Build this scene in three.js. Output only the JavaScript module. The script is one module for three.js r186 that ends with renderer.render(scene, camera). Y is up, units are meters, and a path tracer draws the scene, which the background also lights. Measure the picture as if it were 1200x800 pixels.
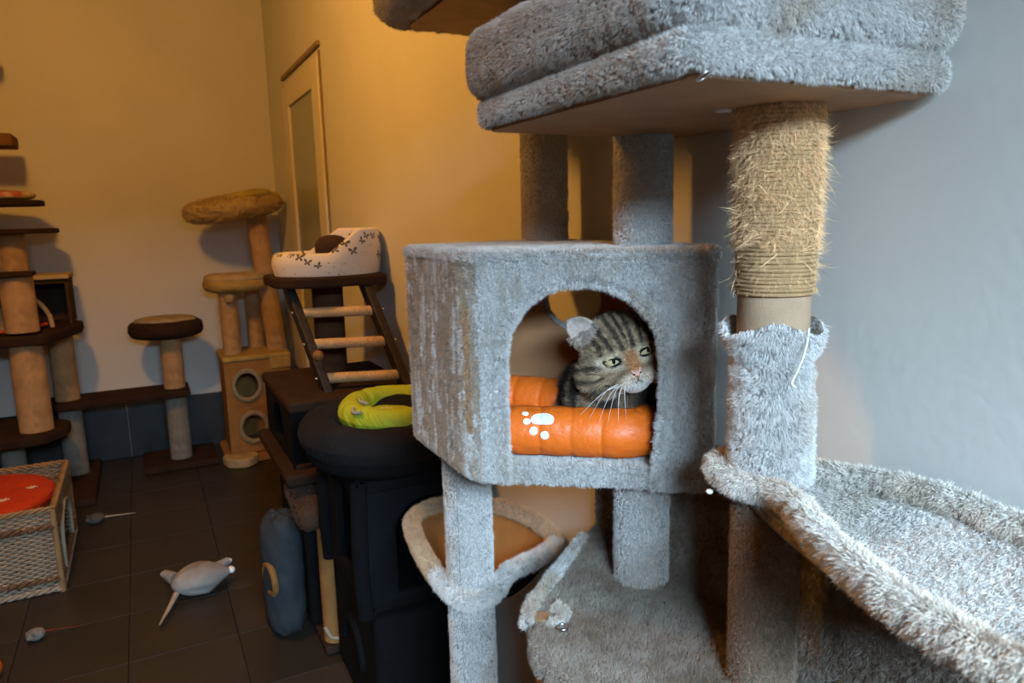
import * as THREE from 'three';
import { RoundedBoxGeometry } from 'three/addons/geometries/RoundedBoxGeometry.js';
import { mergeGeometries, mergeVertices } from 'three/addons/utils/BufferGeometryUtils.js';
import { MeshSurfaceSampler } from 'three/addons/math/MeshSurfaceSampler.js';
import { MarchingCubes } from 'three/addons/objects/MarchingCubes.js';
import { ImprovedNoise } from 'three/addons/math/ImprovedNoise.js';
import { RectAreaLightUniformsLib } from 'three/addons/lights/RectAreaLightUniformsLib.js';
import { Brush, Evaluator, SUBTRACTION } from 'three-bvh-csg';

// ------------------------------------------------------------------ camera, sky, lights, exposure
const scene = new THREE.Scene();
const camera = new THREE.PerspectiveCamera(50.402, 1.5, 0.02, 60);
camera.rotation.order = 'YXZ';
camera.position.set(0, 1.26, 0);
camera.rotation.set(-0.170081, -0.468513, -0.0250516);
camera.focus = 1.05; camera.userData.fStop = 8;
scene.add(camera);
const renderer = new THREE.WebGLRenderer({ antialias: true });
renderer.toneMapping = THREE.LinearToneMapping;
renderer.toneMappingExposure = 1.0;
renderer.shadowMap.enabled = true;
RectAreaLightUniformsLib.init();
scene.background = new THREE.Color(0.62, 0.80, 1.0);
scene.backgroundIntensity = 1.0;
const WIN = { x0: -0.42, x1: 0.60, y0: 1.08, y1: 1.93, z: 0.75 };            // the window behind the camera
const skyLight = new THREE.RectAreaLight(new THREE.Color(0.56, 0.79, 1.0), 92, 1.7, 1.3);     // the bright overcast sky above the houses across, outside that window
skyLight.position.set(-0.15, 2.6, 2.1); skyLight.lookAt(0.5, 1.0, -0.6); skyLight.castShadow = true;
scene.add(skyLight);
const LAMP = [-0.45, 2.51, -2.05], LAMP_COL = new THREE.Color(1.0, 0.47, 0.08), LAMP_POWER = 6.6;
const WALL_X = 0.735, BACK_Z = -4.43, LEFT_X = -3.6, FRONT_Z = 0.75, CEIL_Y = 2.62;

// ------------------------------------------------------------------ helpers
function mulberry(a) { return () => { a |= 0; a = a + 0x6D2B79F5 | 0; let t = Math.imul(a ^ a >>> 15, 1 | a); t = t + Math.imul(t ^ t >>> 7, 61 | t) ^ t; return ((t ^ t >>> 14) >>> 0) / 4294967296; }; }
const rnd = mulberry(20417);
const noise = new ImprovedNoise();
const N3 = (x, y, z) => noise.noise(x, y, z);
const V = (x, y, z) => new THREE.Vector3(x, y, z);
const taken = {};
function numbered(n) { if (!(n in taken)) { taken[n] = 0; return n; } taken[n]++; return n + '_' + String(taken[n]).padStart(3, '0'); }
function thing(name, label, category, pos = [0, 0, 0], group) {
  const g = new THREE.Group(); g.name = numbered(name); g.position.set(...pos);
  g.userData = { label, category }; if (group) g.userData.group = group; scene.add(g); return g;
}
function part(name, geo, mat, parent, label) {
  const m = new THREE.Mesh(geo, mat); m.name = name; m.castShadow = m.receiveShadow = true;
  if (label) m.userData.label = label; parent.add(m); return m;
}
function single(name, geo, mat, label, category, group) {
  const m = part(numbered(name), geo, mat, scene); m.userData = { label, category }; if (group) m.userData.group = group; return m;
}
function struct(name, geo, mat, label, category) {
  const m = part(name, geo, mat, scene); m.userData = { kind: 'structure', label, category }; return m;
}
function uvBox(geo) {                                                        // uv in metres from the dominant direction of each face
  const g = geo.index ? geo.toNonIndexed() : geo, p = g.attributes.position;
  const uv = new Float32Array(p.count * 2), a = V(), b = V(), c = V(), n = V();
  for (let i = 0; i < p.count; i += 3) {
    a.fromBufferAttribute(p, i); b.fromBufferAttribute(p, i + 1); c.fromBufferAttribute(p, i + 2);
    n.copy(b).sub(a).cross(c.clone().sub(a));
    const x = Math.abs(n.x), y = Math.abs(n.y), z = Math.abs(n.z);
    [a, b, c].forEach((q, k) => { const r = y >= x && y >= z ? [q.x, q.z] : x >= z ? [q.z, q.y] : [q.x, q.y]; uv[(i + k) * 2] = r[0]; uv[(i + k) * 2 + 1] = r[1]; });
  }
  g.setAttribute('uv', new THREE.BufferAttribute(uv, 2)); return g;
}
function clean(g) { const o = g.index ? g.toNonIndexed() : g.clone(); for (const k of Object.keys(o.attributes)) if (!['position', 'normal', 'uv'].includes(k)) o.deleteAttribute(k); o.clearGroups(); return o; }
const merge = list => mergeGeometries(list.map(clean));
function rbox(x0, x1, y0, y1, z0, z1, r = 0.01, seg = 3) {
  const w = x1 - x0, h = y1 - y0, d = z1 - z0;
  const g = new RoundedBoxGeometry(w, h, d, seg, Math.min(r, w / 2.02, h / 2.02, d / 2.02)); g.translate((x0 + x1) / 2, (y0 + y1) / 2, (z0 + z1) / 2); return uvBox(g);
}
function roundedShape(pts, r) {                                              // [x, z] corners -> THREE.Shape in (x, -z) with rounded corners
  const s = new THREE.Shape(), n = pts.length, P = pts.map(q => new THREE.Vector2(q[0], -q[1]));
  for (let i = 0; i < n; i++) {
    const p = P[i], a = P[(i + n - 1) % n], b = P[(i + 1) % n];
    const rr = Math.min(pts[i][2] ?? r, a.distanceTo(p) * 0.49, b.distanceTo(p) * 0.49);
    const A = p.clone().add(a.clone().sub(p).setLength(rr)), B = p.clone().add(b.clone().sub(p).setLength(rr));
    if (i === 0) s.moveTo(A.x, A.y); else s.lineTo(A.x, A.y);
    s.quadraticCurveTo(p.x, p.y, B.x, B.y);
  }
  s.closePath(); return s;
}
function prism(pts, y0, y1, r = 0.02, bevel = 0.006, seg = 6) {              // outline in plan, extruded upwards
  const g = new THREE.ExtrudeGeometry(roundedShape(pts, r), { depth: y1 - y0 - 2 * bevel, bevelEnabled: bevel > 0, bevelThickness: bevel, bevelSize: bevel, bevelOffset: -bevel, bevelSegments: 3, curveSegments: seg });
  g.rotateX(-Math.PI / 2); g.translate(0, y0 + bevel, 0); return uvBox(g);
}
function cyl(x, z, y0, y1, r, seg = 32, r2 = r) {
  const g = new THREE.CylinderGeometry(r2, r, y1 - y0, seg, Math.max(1, Math.round((y1 - y0) / 0.05))); g.translate(x, (y0 + y1) / 2, z);
  const uv = g.attributes.uv; for (let i = 0; i < uv.count; i++) uv.setXY(i, uv.getX(i) * 6.283 * r, uv.getY(i) * (y1 - y0)); return g;
}
function rod(a, b, r, seg = 12, r2 = r) {
  const d = b.clone().sub(a), g = new THREE.CylinderGeometry(r2, r, d.length(), seg, 1);
  const uv = g.attributes.uv; for (let i = 0; i < uv.count; i++) uv.setXY(i, uv.getX(i) * 6.283 * r, uv.getY(i) * d.length());
  g.applyQuaternion(new THREE.Quaternion().setFromUnitVectors(V(0, 1, 0), d.clone().normalize())); const m = a.clone().add(b).multiplyScalar(0.5); g.translate(m.x, m.y, m.z); return g;
}
function tube(pts, r, seg = 60, rad = 8, closed = false, taper) {
  const c = new THREE.CatmullRomCurve3(pts.map(p => p.isVector3 ? p : V(...p)), closed);
  const g = new THREE.TubeGeometry(c, seg, r, rad, closed), L = c.getLength();
  const uv = g.attributes.uv; for (let i = 0; i < uv.count; i++) uv.setXY(i, uv.getX(i) * L, uv.getY(i) * 6.283 * r);
  if (taper) { const p = g.attributes.position, a = V(), q = V(); for (let i = 0; i <= seg; i++) { c.getPointAt(i / seg, q); for (let j = 0; j <= rad; j++) { const k = i * (rad + 1) + j; a.fromBufferAttribute(p, k).sub(q).multiplyScalar(taper(i / seg)).add(q); p.setXYZ(k, a.x, a.y, a.z); } } g.computeVertexNormals(); }
  return g;
}
function blob(cx, cy, cz, rx, ry, rz, p = 2.4, ws = 48, hs = 28, bump = 0, bf = 12) {   // superellipsoid cushion
  const g = new THREE.SphereGeometry(1, ws, hs), P = g.attributes.position;
  for (let i = 0; i < P.count; i++) {
    let x = P.getX(i), y = P.getY(i), z = P.getZ(i); const h = Math.hypot(x, z) || 1e-6;
    const m = (Math.abs(h) ** p + Math.abs(y) ** p) ** (-1 / p); x *= m; y *= m; z *= m;
    const k = 1 + bump * N3(x * bf * 0.3 + cx * 7, y * bf * 0.3, z * bf * 0.3 + cz * 5); P.setXYZ(i, cx + x * rx * k, cy + y * ry * k, cz + z * rz * k);
  }
  g.computeVertexNormals(); return uvBoxSmooth(g);
}
function uvBoxSmooth(g) { const p = g.attributes.position, uv = new Float32Array(p.count * 2); for (let i = 0; i < p.count; i++) { uv[2 * i] = p.getX(i) + p.getY(i) * 0.35; uv[2 * i + 1] = p.getZ(i) + p.getY(i) * 0.9; } g.setAttribute('uv', new THREE.BufferAttribute(uv, 2)); return g; }

// ------------------------------------------------------------------ textures and materials
function tileNoise(x, y, per, seed, oct = 4) {                               // tiles at 1; x, y in 0..1
  let s = 0, a = 0.5, f = per;
  for (let o = 0; o < oct; o++) {
    const xi = x * f, yi = y * f, wx = x, wy = y;
    const n = (u, v) => N3(u, v, seed + o * 11.3);
    s += a * ((n(xi, yi) * (1 - wx) + n(xi - f, yi) * wx) * (1 - wy) + (n(xi, yi - f) * (1 - wx) + n(xi - f, yi - f) * wx) * wy);
    a *= 0.55; f *= 2;
  }
  return s;
}
function texture(size, fn, metres, srgb = true) {
  const d = new Uint8Array(size * size * 4);
  for (let j = 0; j < size; j++) for (let i = 0; i < size; i++) { const c = fn(i / size, j / size); const k = (j * size + i) * 4; for (let q = 0; q < 3; q++) d[k + q] = Math.max(0, Math.min(255, Math.round(c[q] * 255))); d[k + 3] = 255; }
  const t = new THREE.DataTexture(d, size, size); t.wrapS = t.wrapT = THREE.RepeatWrapping; t.magFilter = THREE.LinearFilter; t.minFilter = THREE.LinearMipmapLinearFilter; t.generateMipmaps = true;
  if (srgb) t.colorSpace = THREE.SRGBColorSpace; t.repeat.set(1 / metres, 1 / metres); t.needsUpdate = true; return t;
}
const g3 = v => [v, v, v];
const mottle = texture(256, (x, y) => g3(0.86 + 0.26 * tileNoise(x, y, 5, 3, 5)), 0.30);
const fineBump = texture(256, (x, y) => g3(0.5 + 0.9 * tileNoise(x, y, 40, 9, 3)), 0.12, false);
const plasterBump = texture(256, (x, y) => g3(0.5 + 0.6 * tileNoise(x, y, 24, 19, 3)), 0.35, false);
const plasterTone = texture(256, (x, y) => g3(0.95 + 0.07 * tileNoise(x, y, 3, 23, 5)), 1.7);
const ringBump = texture(128, (x, y) => g3(0.5 + 0.5 * Math.sin(y * 6.2832 * 10 + 0.6 * tileNoise(x, y, 6, 5, 2)) * (0.8 + 0.4 * tileNoise(x, y, 30, 8, 2))), 0.06, false);
const woodTex = texture(256, (x, y) => { const r = tileNoise(x * 1, y, 3, 31, 3) * 2 + y * 6; const v = 0.82 + 0.12 * Math.sin(r * 6.2832) + 0.12 * tileNoise(x, y, 40, 37, 2); return g3(v); }, 0.2);
const nylonBump = texture(256, (x, y) => g3(0.5 + 0.8 * tileNoise(x, y, 7, 61, 4)), 0.16, false);
const mats = {};
function mat(key, rgb, o = {}) {
  if (mats[key]) return mats[key];
  const m = new THREE.MeshPhysicalMaterial({ color: new THREE.Color().setRGB(...rgb), roughness: o.rough ?? 0.95, metalness: o.metal ?? 0, side: THREE.DoubleSide, specularIntensity: o.spec ?? (o.rough || o.metal ? 1 : 0.25) });
  if (o.map !== null) m.map = o.map ?? mottle;
  if (o.bump !== null) { m.bumpMap = o.bump ?? fineBump; m.bumpScale = o.bs ?? 0.002; }
  return mats[key] = m;
}
const M = {
  wall: mat('wall', [0.71, 0.685, 0.64], { map: plasterTone, bump: plasterBump, bs: 0.0006, rough: 0.75 }),
  ceil: mat('ceil', [0.34, 0.24, 0.15], { map: woodTex, bump: null, rough: 0.7 }),
  ochre: mat('ochre', [0.40, 0.30, 0.19], { map: plasterTone, bump: plasterBump, bs: 0.0006, rough: 0.8 }),
  grout: mat('grout', [0.012, 0.010, 0.009], {}),
  plush: mat('plush', [0.52, 0.505, 0.49], { bs: 0.003 }),
  plushBrown: mat('plushBrown', [0.38, 0.32, 0.26], { bs: 0.003 }),
  board: mat('board', [0.42, 0.25, 0.13], { map: woodTex, bump: null, rough: 0.6 }),
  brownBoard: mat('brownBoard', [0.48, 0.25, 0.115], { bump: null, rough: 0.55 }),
  cardboard: mat('cardboard', [0.56, 0.38, 0.24], { rough: 0.85, bs: 0.0006 }),
  sisal: mat('sisal', [0.86, 0.54, 0.26], { rough: 0.8, bs: 0.001 }),
  sisalFar: mat('sisalFar', [0.86, 0.54, 0.26], { bump: ringBump, bs: 0.004, rough: 0.85 }),
  orange: mat('orange', [0.83, 0.155, 0.012], { map: null, bump: nylonBump, bs: 0.003, rough: 0.48 }),
  white: mat('white', [0.85, 0.85, 0.85], { map: null, bump: null, rough: 0.5 }),
  steel: mat('steel', [0.55, 0.55, 0.56], { map: null, bump: null, rough: 0.3, metal: 1 }),
  charcoal: mat('charcoal', [0.007, 0.007, 0.0085], { bs: 0.002 }),
  charcoalBlue: mat('charcoalBlue', [0.009, 0.010, 0.013], { bs: 0.002 }),
  darkBrown: mat('darkBrown', [0.050, 0.026, 0.016], { bs: 0.002 }),
  midBrown: mat('midBrown', [0.085, 0.045, 0.028], { bs: 0.002 }),
  cream: mat('cream', [0.66, 0.49, 0.26], { bs: 0.003 }),
  creamFur: mat('creamFur', [0.62, 0.50, 0.34], { bs: 0.004 }),
  yellow: mat('yellow', [0.62, 0.42, 0.14], { bs: 0.003 }),
  tan: mat('tan', [0.46, 0.23, 0.075], { bs: 0.002 }),
  lime: mat('lime', [0.40, 0.50, 0.022], { map: null, bump: nylonBump, bs: 0.006, rough: 0.7 }),
  black: mat('black', [0.008, 0.008, 0.008], { map: null, bump: null }),
  doorPaint: mat('doorPaint', [0.68, 0.62, 0.50], { map: null, bump: null, rough: 0.45 }),
  wood: mat('wood', [0.50, 0.27, 0.10], { map: woodTex, bump: null, rough: 0.6 }),
  greyFelt: mat('greyFelt', [0.42, 0.42, 0.42], { bs: 0.001 }),
};

// fur: short tufts of fibres over a part, one uncountable sub-part
function tuftGeo(blades, spread, width, bend, seed) {
  const r = mulberry(seed), pos = [], idx = [];
  for (let b = 0; b < blades; b++) {
    const a = r() * 6.283, d = Math.sqrt(r()) * spread, x = Math.cos(a) * d, z = Math.sin(a) * d, L = 0.75 + 0.5 * r();
    const f = r() * 6.283, wx = Math.cos(f) * width, wz = Math.sin(f) * width, o = r() * 6.283, bx = Math.cos(o) * bend, bz = Math.sin(o) * bend, k = pos.length / 3;
    pos.push(x - wx, -0.05, z - wz, x + wx, -0.05, z + wz, x + bx * 0.35 - wx * 0.8, L * 0.55, z + bz * 0.35 - wz * 0.8, x + bx * 0.35 + wx * 0.8, L * 0.55, z + bz * 0.35 + wz * 0.8, x + bx, L, z + bz);
    idx.push(k, k + 1, k + 3, k, k + 3, k + 2, k + 2, k + 3, k + 4);
  }
  const g = new THREE.BufferGeometry(); g.setAttribute('position', new THREE.Float32BufferAttribute(pos, 3)); g.setIndex(idx); g.computeVertexNormals(); return g;
}
const TUFT = { plush: tuftGeo(8, 0.42, 0.045, 0.45, 5), fine: tuftGeo(6, 0.3, 0.035, 0.3, 6), straw: tuftGeo(2, 0.25, 0.016, 0.8, 7), hair: tuftGeo(5, 0.25, 0.03, 0.25, 8) };
const furMats = {};
function fur(parent, o) {
  const src = new THREE.Mesh(clean(o.geo ?? parent.geometry)), p = src.geometry.attributes.position; let area = 0; const a = V(), b = V(), c = V(), n = V();
  for (let i = 0; i < p.count; i += 3) { a.fromBufferAttribute(p, i); b.fromBufferAttribute(p, i + 1); c.fromBufferAttribute(p, i + 2); area += b.sub(a).cross(c.sub(a)).length() / 2; }
  const s = new MeshSurfaceSampler(src).setRandomGenerator(rnd).build(), count = Math.round(area * o.density), list = [], cols = [];
  const q = new THREE.Quaternion(), m = new THREE.Matrix4(), d = V(), up = V(0, 1, 0), lean = V(...(o.lean ?? [0, -0.5, 0])), col = new THREE.Color(), spin = new THREE.Quaternion();
  for (let i = 0; i < count; i++) {
    s.sample(a, n); if (o.keep && !o.keep(a, n)) continue;
    const f = o.freq ?? 55, e = o.mess ?? 0.55, w = o.clump ?? 0.9;
    const n1 = N3(a.x * f, a.y * f, a.z * f), n2 = N3(a.x * f + 9, a.y * f + 3, a.z * f), n3 = N3(a.x * f, a.y * f + 17, a.z * f + 5);
    d.copy(n).add(lean).add(V(n1, n2, n3).multiplyScalar(w)).add(V(rnd() - 0.5, rnd() - 0.5, rnd() - 0.5).multiplyScalar(e));
    if (d.dot(n) < 0.25) d.addScaledVector(n, 0.25 - d.dot(n)); d.normalize();
    q.setFromUnitVectors(up, d).multiply(spin.setFromAxisAngle(up, rnd() * 6.283));
    const L = o.len * (0.7 + 0.5 * rnd() + 0.35 * n1) * (o.lenFn ? o.lenFn(a) : 1); m.compose(a, q, V(L, L, L)); list.push(m.clone());
    const base = o.colFn ? o.colFn(a, n) : o.col, j = 1 + (o.jit ?? 0.16) * (rnd() * 2 - 1) + 0.10 * n2; cols.push(base[0] * j, base[1] * j, base[2] * j);
  }
  const key = o.tuft ?? 'plush'; furMats[key] ??= new THREE.MeshStandardMaterial({ color: 0xffffff, roughness: 0.9, side: THREE.DoubleSide });
  const im = new THREE.InstancedMesh(TUFT[key], furMats[key], list.length); im.name = o.name ?? 'plush_pile'; im.userData.kind = 'stuff'; im.castShadow = im.receiveShadow = true;
  list.forEach((k, i) => { im.setMatrixAt(i, k); im.setColorAt(i, col.setRGB(cols[3 * i], cols[3 * i + 1], cols[3 * i + 2])); });
  parent.add(im); furTotal += list.length; return im;
}
let furTotal = 0;
const GREY = [0.70, 0.685, 0.665], BROWNISH = [0.55, 0.47, 0.38];
const mix = (a, b, t) => { t = Math.max(0, Math.min(1, t)); return [a[0] + (b[0] - a[0]) * t, a[1] + (b[1] - a[1]) * t, a[2] + (b[2] - a[2]) * t]; };
const plushCol = (dirt = 0.25) => a => mix(GREY, BROWNISH, dirt + 0.9 * N3(a.x * 9, a.y * 9, a.z * 9) + 0.5 * N3(a.x * 30, a.y * 30, a.z * 30));
const PLUSH = { density: 190000, len: 0.0055, lean: [0, -0.55, 0], clump: 0.35, mess: 0.42 };

// ------------------------------------------------------------------ the room
const T = 0.305, TX = -0.147, TZ = -2.25;
{
  const fl = struct('floor', rbox(LEFT_X, WALL_X, -0.12, -0.0025, BACK_Z, FRONT_Z, 0.001, 1), M.grout, 'dark brown stone tile floor', 'floor');
  const variants = [0, 1, 2, 3].map(k => { const g = new RoundedBoxGeometry(T - 0.0025, 0.012, T - 0.0025, 1, 0.0005); g.translate(0, -0.006, 0); const u = uvBox(g), a = u.attributes.uv; for (let i = 0; i < a.count; i++) a.setXY(i, a.getX(i) + k * 0.37, a.getY(i) + k * 0.61); return u; });
  const slate = texture(256, (x, y) => { const v = 0.86 + 0.28 * tileNoise(x, y, 4, 71, 5); return [v, v * 0.99, v * 0.97]; }, 0.9);
  const slateBump = texture(256, (x, y) => g3(0.5 + 0.7 * tileNoise(x, y, 9, 77, 5)), 0.5, false);
  const tm = [0, 1, 2, 3].map(k => mat('tile' + k, [0.036 + 0.003 * k, 0.028 + 0.002 * k, 0.022 + 0.0015 * k], { map: slate, bump: slateBump, bs: 0.0012, rough: 0.42 + 0.04 * k }));
  const i0 = Math.floor((LEFT_X - TX) / T), i1 = Math.ceil((WALL_X - TX) / T), j0 = Math.floor((BACK_Z - TZ) / T), j1 = Math.ceil((FRONT_Z - TZ) / T);
  for (let i = i0; i < i1; i++) for (let j = j0; j < j1; j++) {
    const x0 = Math.max(LEFT_X, TX + i * T), x1 = Math.min(WALL_X, TX + (i + 1) * T), z0 = Math.max(BACK_Z, TZ + j * T), z1 = Math.min(FRONT_Z, TZ + (j + 1) * T);
    if (x1 - x0 < 0.01 || z1 - z0 < 0.01) continue;
    const t = part('floor_tile', variants[Math.floor(rnd() * 4)], tm[Math.floor(rnd() * 4)], fl);
    t.position.set((x0 + x1) / 2, (rnd() - 0.5) * 0.0006, (z0 + z1) / 2); t.scale.set((x1 - x0) / T, 1, (z1 - z0) / T);
  }
  struct('wall_right', rbox(WALL_X, WALL_X + 0.15, -0.12, CEIL_Y, BACK_Z, FRONT_Z, 0.001, 1), M.wall, 'smooth cream painted wall along the cat trees', 'wall');
  struct('wall_back', rbox(LEFT_X - 0.15, WALL_X + 0.15, -0.12, CEIL_Y, BACK_Z - 0.15, BACK_Z, 0.001, 1), M.wall, 'cream painted end wall behind the brown cat trees', 'wall');
  struct('wall_left', rbox(LEFT_X - 0.15, LEFT_X, -0.12, CEIL_Y, BACK_Z, FRONT_Z, 0.001, 1), M.ochre, 'ochre painted wall across from the cat trees', 'wall');
  struct('ceiling', rbox(LEFT_X - 0.15, WALL_X + 0.15, CEIL_Y, CEIL_Y + 0.12, BACK_Z - 0.15, FRONT_Z + 0.15, 0.001, 1), M.ceil, 'brown boarded ceiling', 'ceiling');
  const { x0, x1, y0, y1, z } = WIN, L = LEFT_X - 0.15, Rr = WALL_X + 0.15, z1 = z + 0.15;
  struct('wall_front', merge([rbox(L, x0, -0.12, CEIL_Y, z, z1, 0.001, 1), rbox(x1, Rr, -0.12, CEIL_Y, z, z1, 0.001, 1), rbox(x0, x1, -0.12, y0, z, z1, 0.001, 1), rbox(x0, x1, y1, CEIL_Y, z, z1, 0.001, 1)]), M.ochre, 'ochre painted wall with the daylight window', 'wall');
  const f = 0.05, zc = z + 0.06, w1 = struct('window_1', merge([rbox(x0, x0 + f, y0, y1, zc, zc + 0.06, 0.006), rbox(x1 - f, x1, y0, y1, zc, zc + 0.06, 0.006), rbox(x0, x1, y0, y0 + f, zc, zc + 0.06, 0.006), rbox(x0, x1, y1 - f, y1, zc, zc + 0.06, 0.006)]), M.doorPaint, 'white framed daylight window', 'window');
  const pane = new THREE.MeshPhysicalMaterial({ color: 0xffffff, transmission: 1, roughness: 0, thickness: 0, ior: 1.45 });
  part('pane', rbox(x0 + f, x1 - f, y0 + f, y1 - f, zc + 0.028, zc + 0.032, 0.001, 1), pane, w1);
  part('window_sill', rbox(x0 - 0.04, x1 + 0.04, y0 - 0.03, y0, z - 0.05, z + 0.06, 0.006), M.doorPaint, w1);

  const bb = struct('baseboard_back', rbox(LEFT_X, WALL_X, 0.0, 0.302, BACK_Z, BACK_Z + 0.006, 0.001, 1), mat('joint', [0.35, 0.34, 0.32], {}), 'dark slate tile skirting along the end wall', 'baseboard');
  const bm = mat('baseTile', [0.030, 0.032, 0.036], { bs: 0.0008, rough: 0.45 }), bg = uvBox(new RoundedBoxGeometry(T - 0.005, 0.306, 0.012, 2, 0.002));
  for (let x = TX - T * 11.5; x < WALL_X; x += T) { const xa = Math.max(LEFT_X, x - T / 2), xb = Math.min(WALL_X, x + T / 2); if (xb - xa < 0.02) continue; const t = part('skirting_tile', bg, bm, bb); t.position.set((xa + xb) / 2, 0.153, BACK_Z + 0.009); t.scale.x = (xb - xa) / T; }

  // glazed door in the right-hand wall
  const d = struct('door_1', merge([rbox(WALL_X - 0.016, WALL_X + 0.02, 0, 1.93, -3.93, -3.80, 0.005), rbox(WALL_X - 0.016, WALL_X + 0.02, 0, 1.93, -3.26, -3.13, 0.005), rbox(WALL_X - 0.016, WALL_X + 0.02, 1.82, 1.93, -3.80, -3.26, 0.004), rbox(WALL_X - 0.016, WALL_X + 0.02, 0, 0.25, -3.80, -3.26, 0.004)]), M.doorPaint, 'narrow cream door with a tall frosted glass panel', 'door');
  part('head_trim', rbox(WALL_X - 0.014, WALL_X, 1.965, 1.985, -3.95, -3.11, 0.003), mat('trimDark', [0.25, 0.17, 0.09], { map: null, bump: null, rough: 0.6 }), d);
  part('side_trim', rbox(WALL_X - 0.008, WALL_X, 0, 1.95, -3.13, -3.118, 0.002), mats.trimDark, d);
  part('glazing_bead', merge([rbox(WALL_X - 0.012, WALL_X + 0.01, 0.25, 1.82, -3.80, -3.788, 0.003), rbox(WALL_X - 0.012, WALL_X + 0.01, 0.25, 1.82, -3.272, -3.26, 0.003)]), M.doorPaint, d);
  const glass = new THREE.MeshPhysicalMaterial({ color: new THREE.Color(0.30, 0.32, 0.25), roughness: 0.22, ior: 1.5, specularIntensity: 1 });
  part('glass_panel', rbox(WALL_X - 0.006, WALL_X + 0.004, 0.24, 1.83, -3.79, -3.27, 0.001, 1), glass, d, 'grey-green frosted glass');
}
{
  const t = thing('ceiling_lamp', 'warm glowing globe lamp fixed to the ceiling', 'lamp', [LAMP[0], 0, LAMP[2]]);
  part('rose', cyl(0, 0, CEIL_Y - 0.03, CEIL_Y, 0.06), M.white, t);
  const gm = new THREE.MeshStandardMaterial({ color: 0xffffff, emissive: LAMP_COL, emissiveIntensity: 6, roughness: 0.6 });
  const globe = part('globe', new THREE.SphereGeometry(0.085, 32, 20), gm, t); globe.position.y = LAMP[1];
  const pl = new THREE.PointLight(LAMP_COL, LAMP_POWER, 0, 2); pl.position.set(0, LAMP[1], 0); pl.castShadow = true; pl.shadow.radius = 5; t.add(pl);
}

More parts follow.
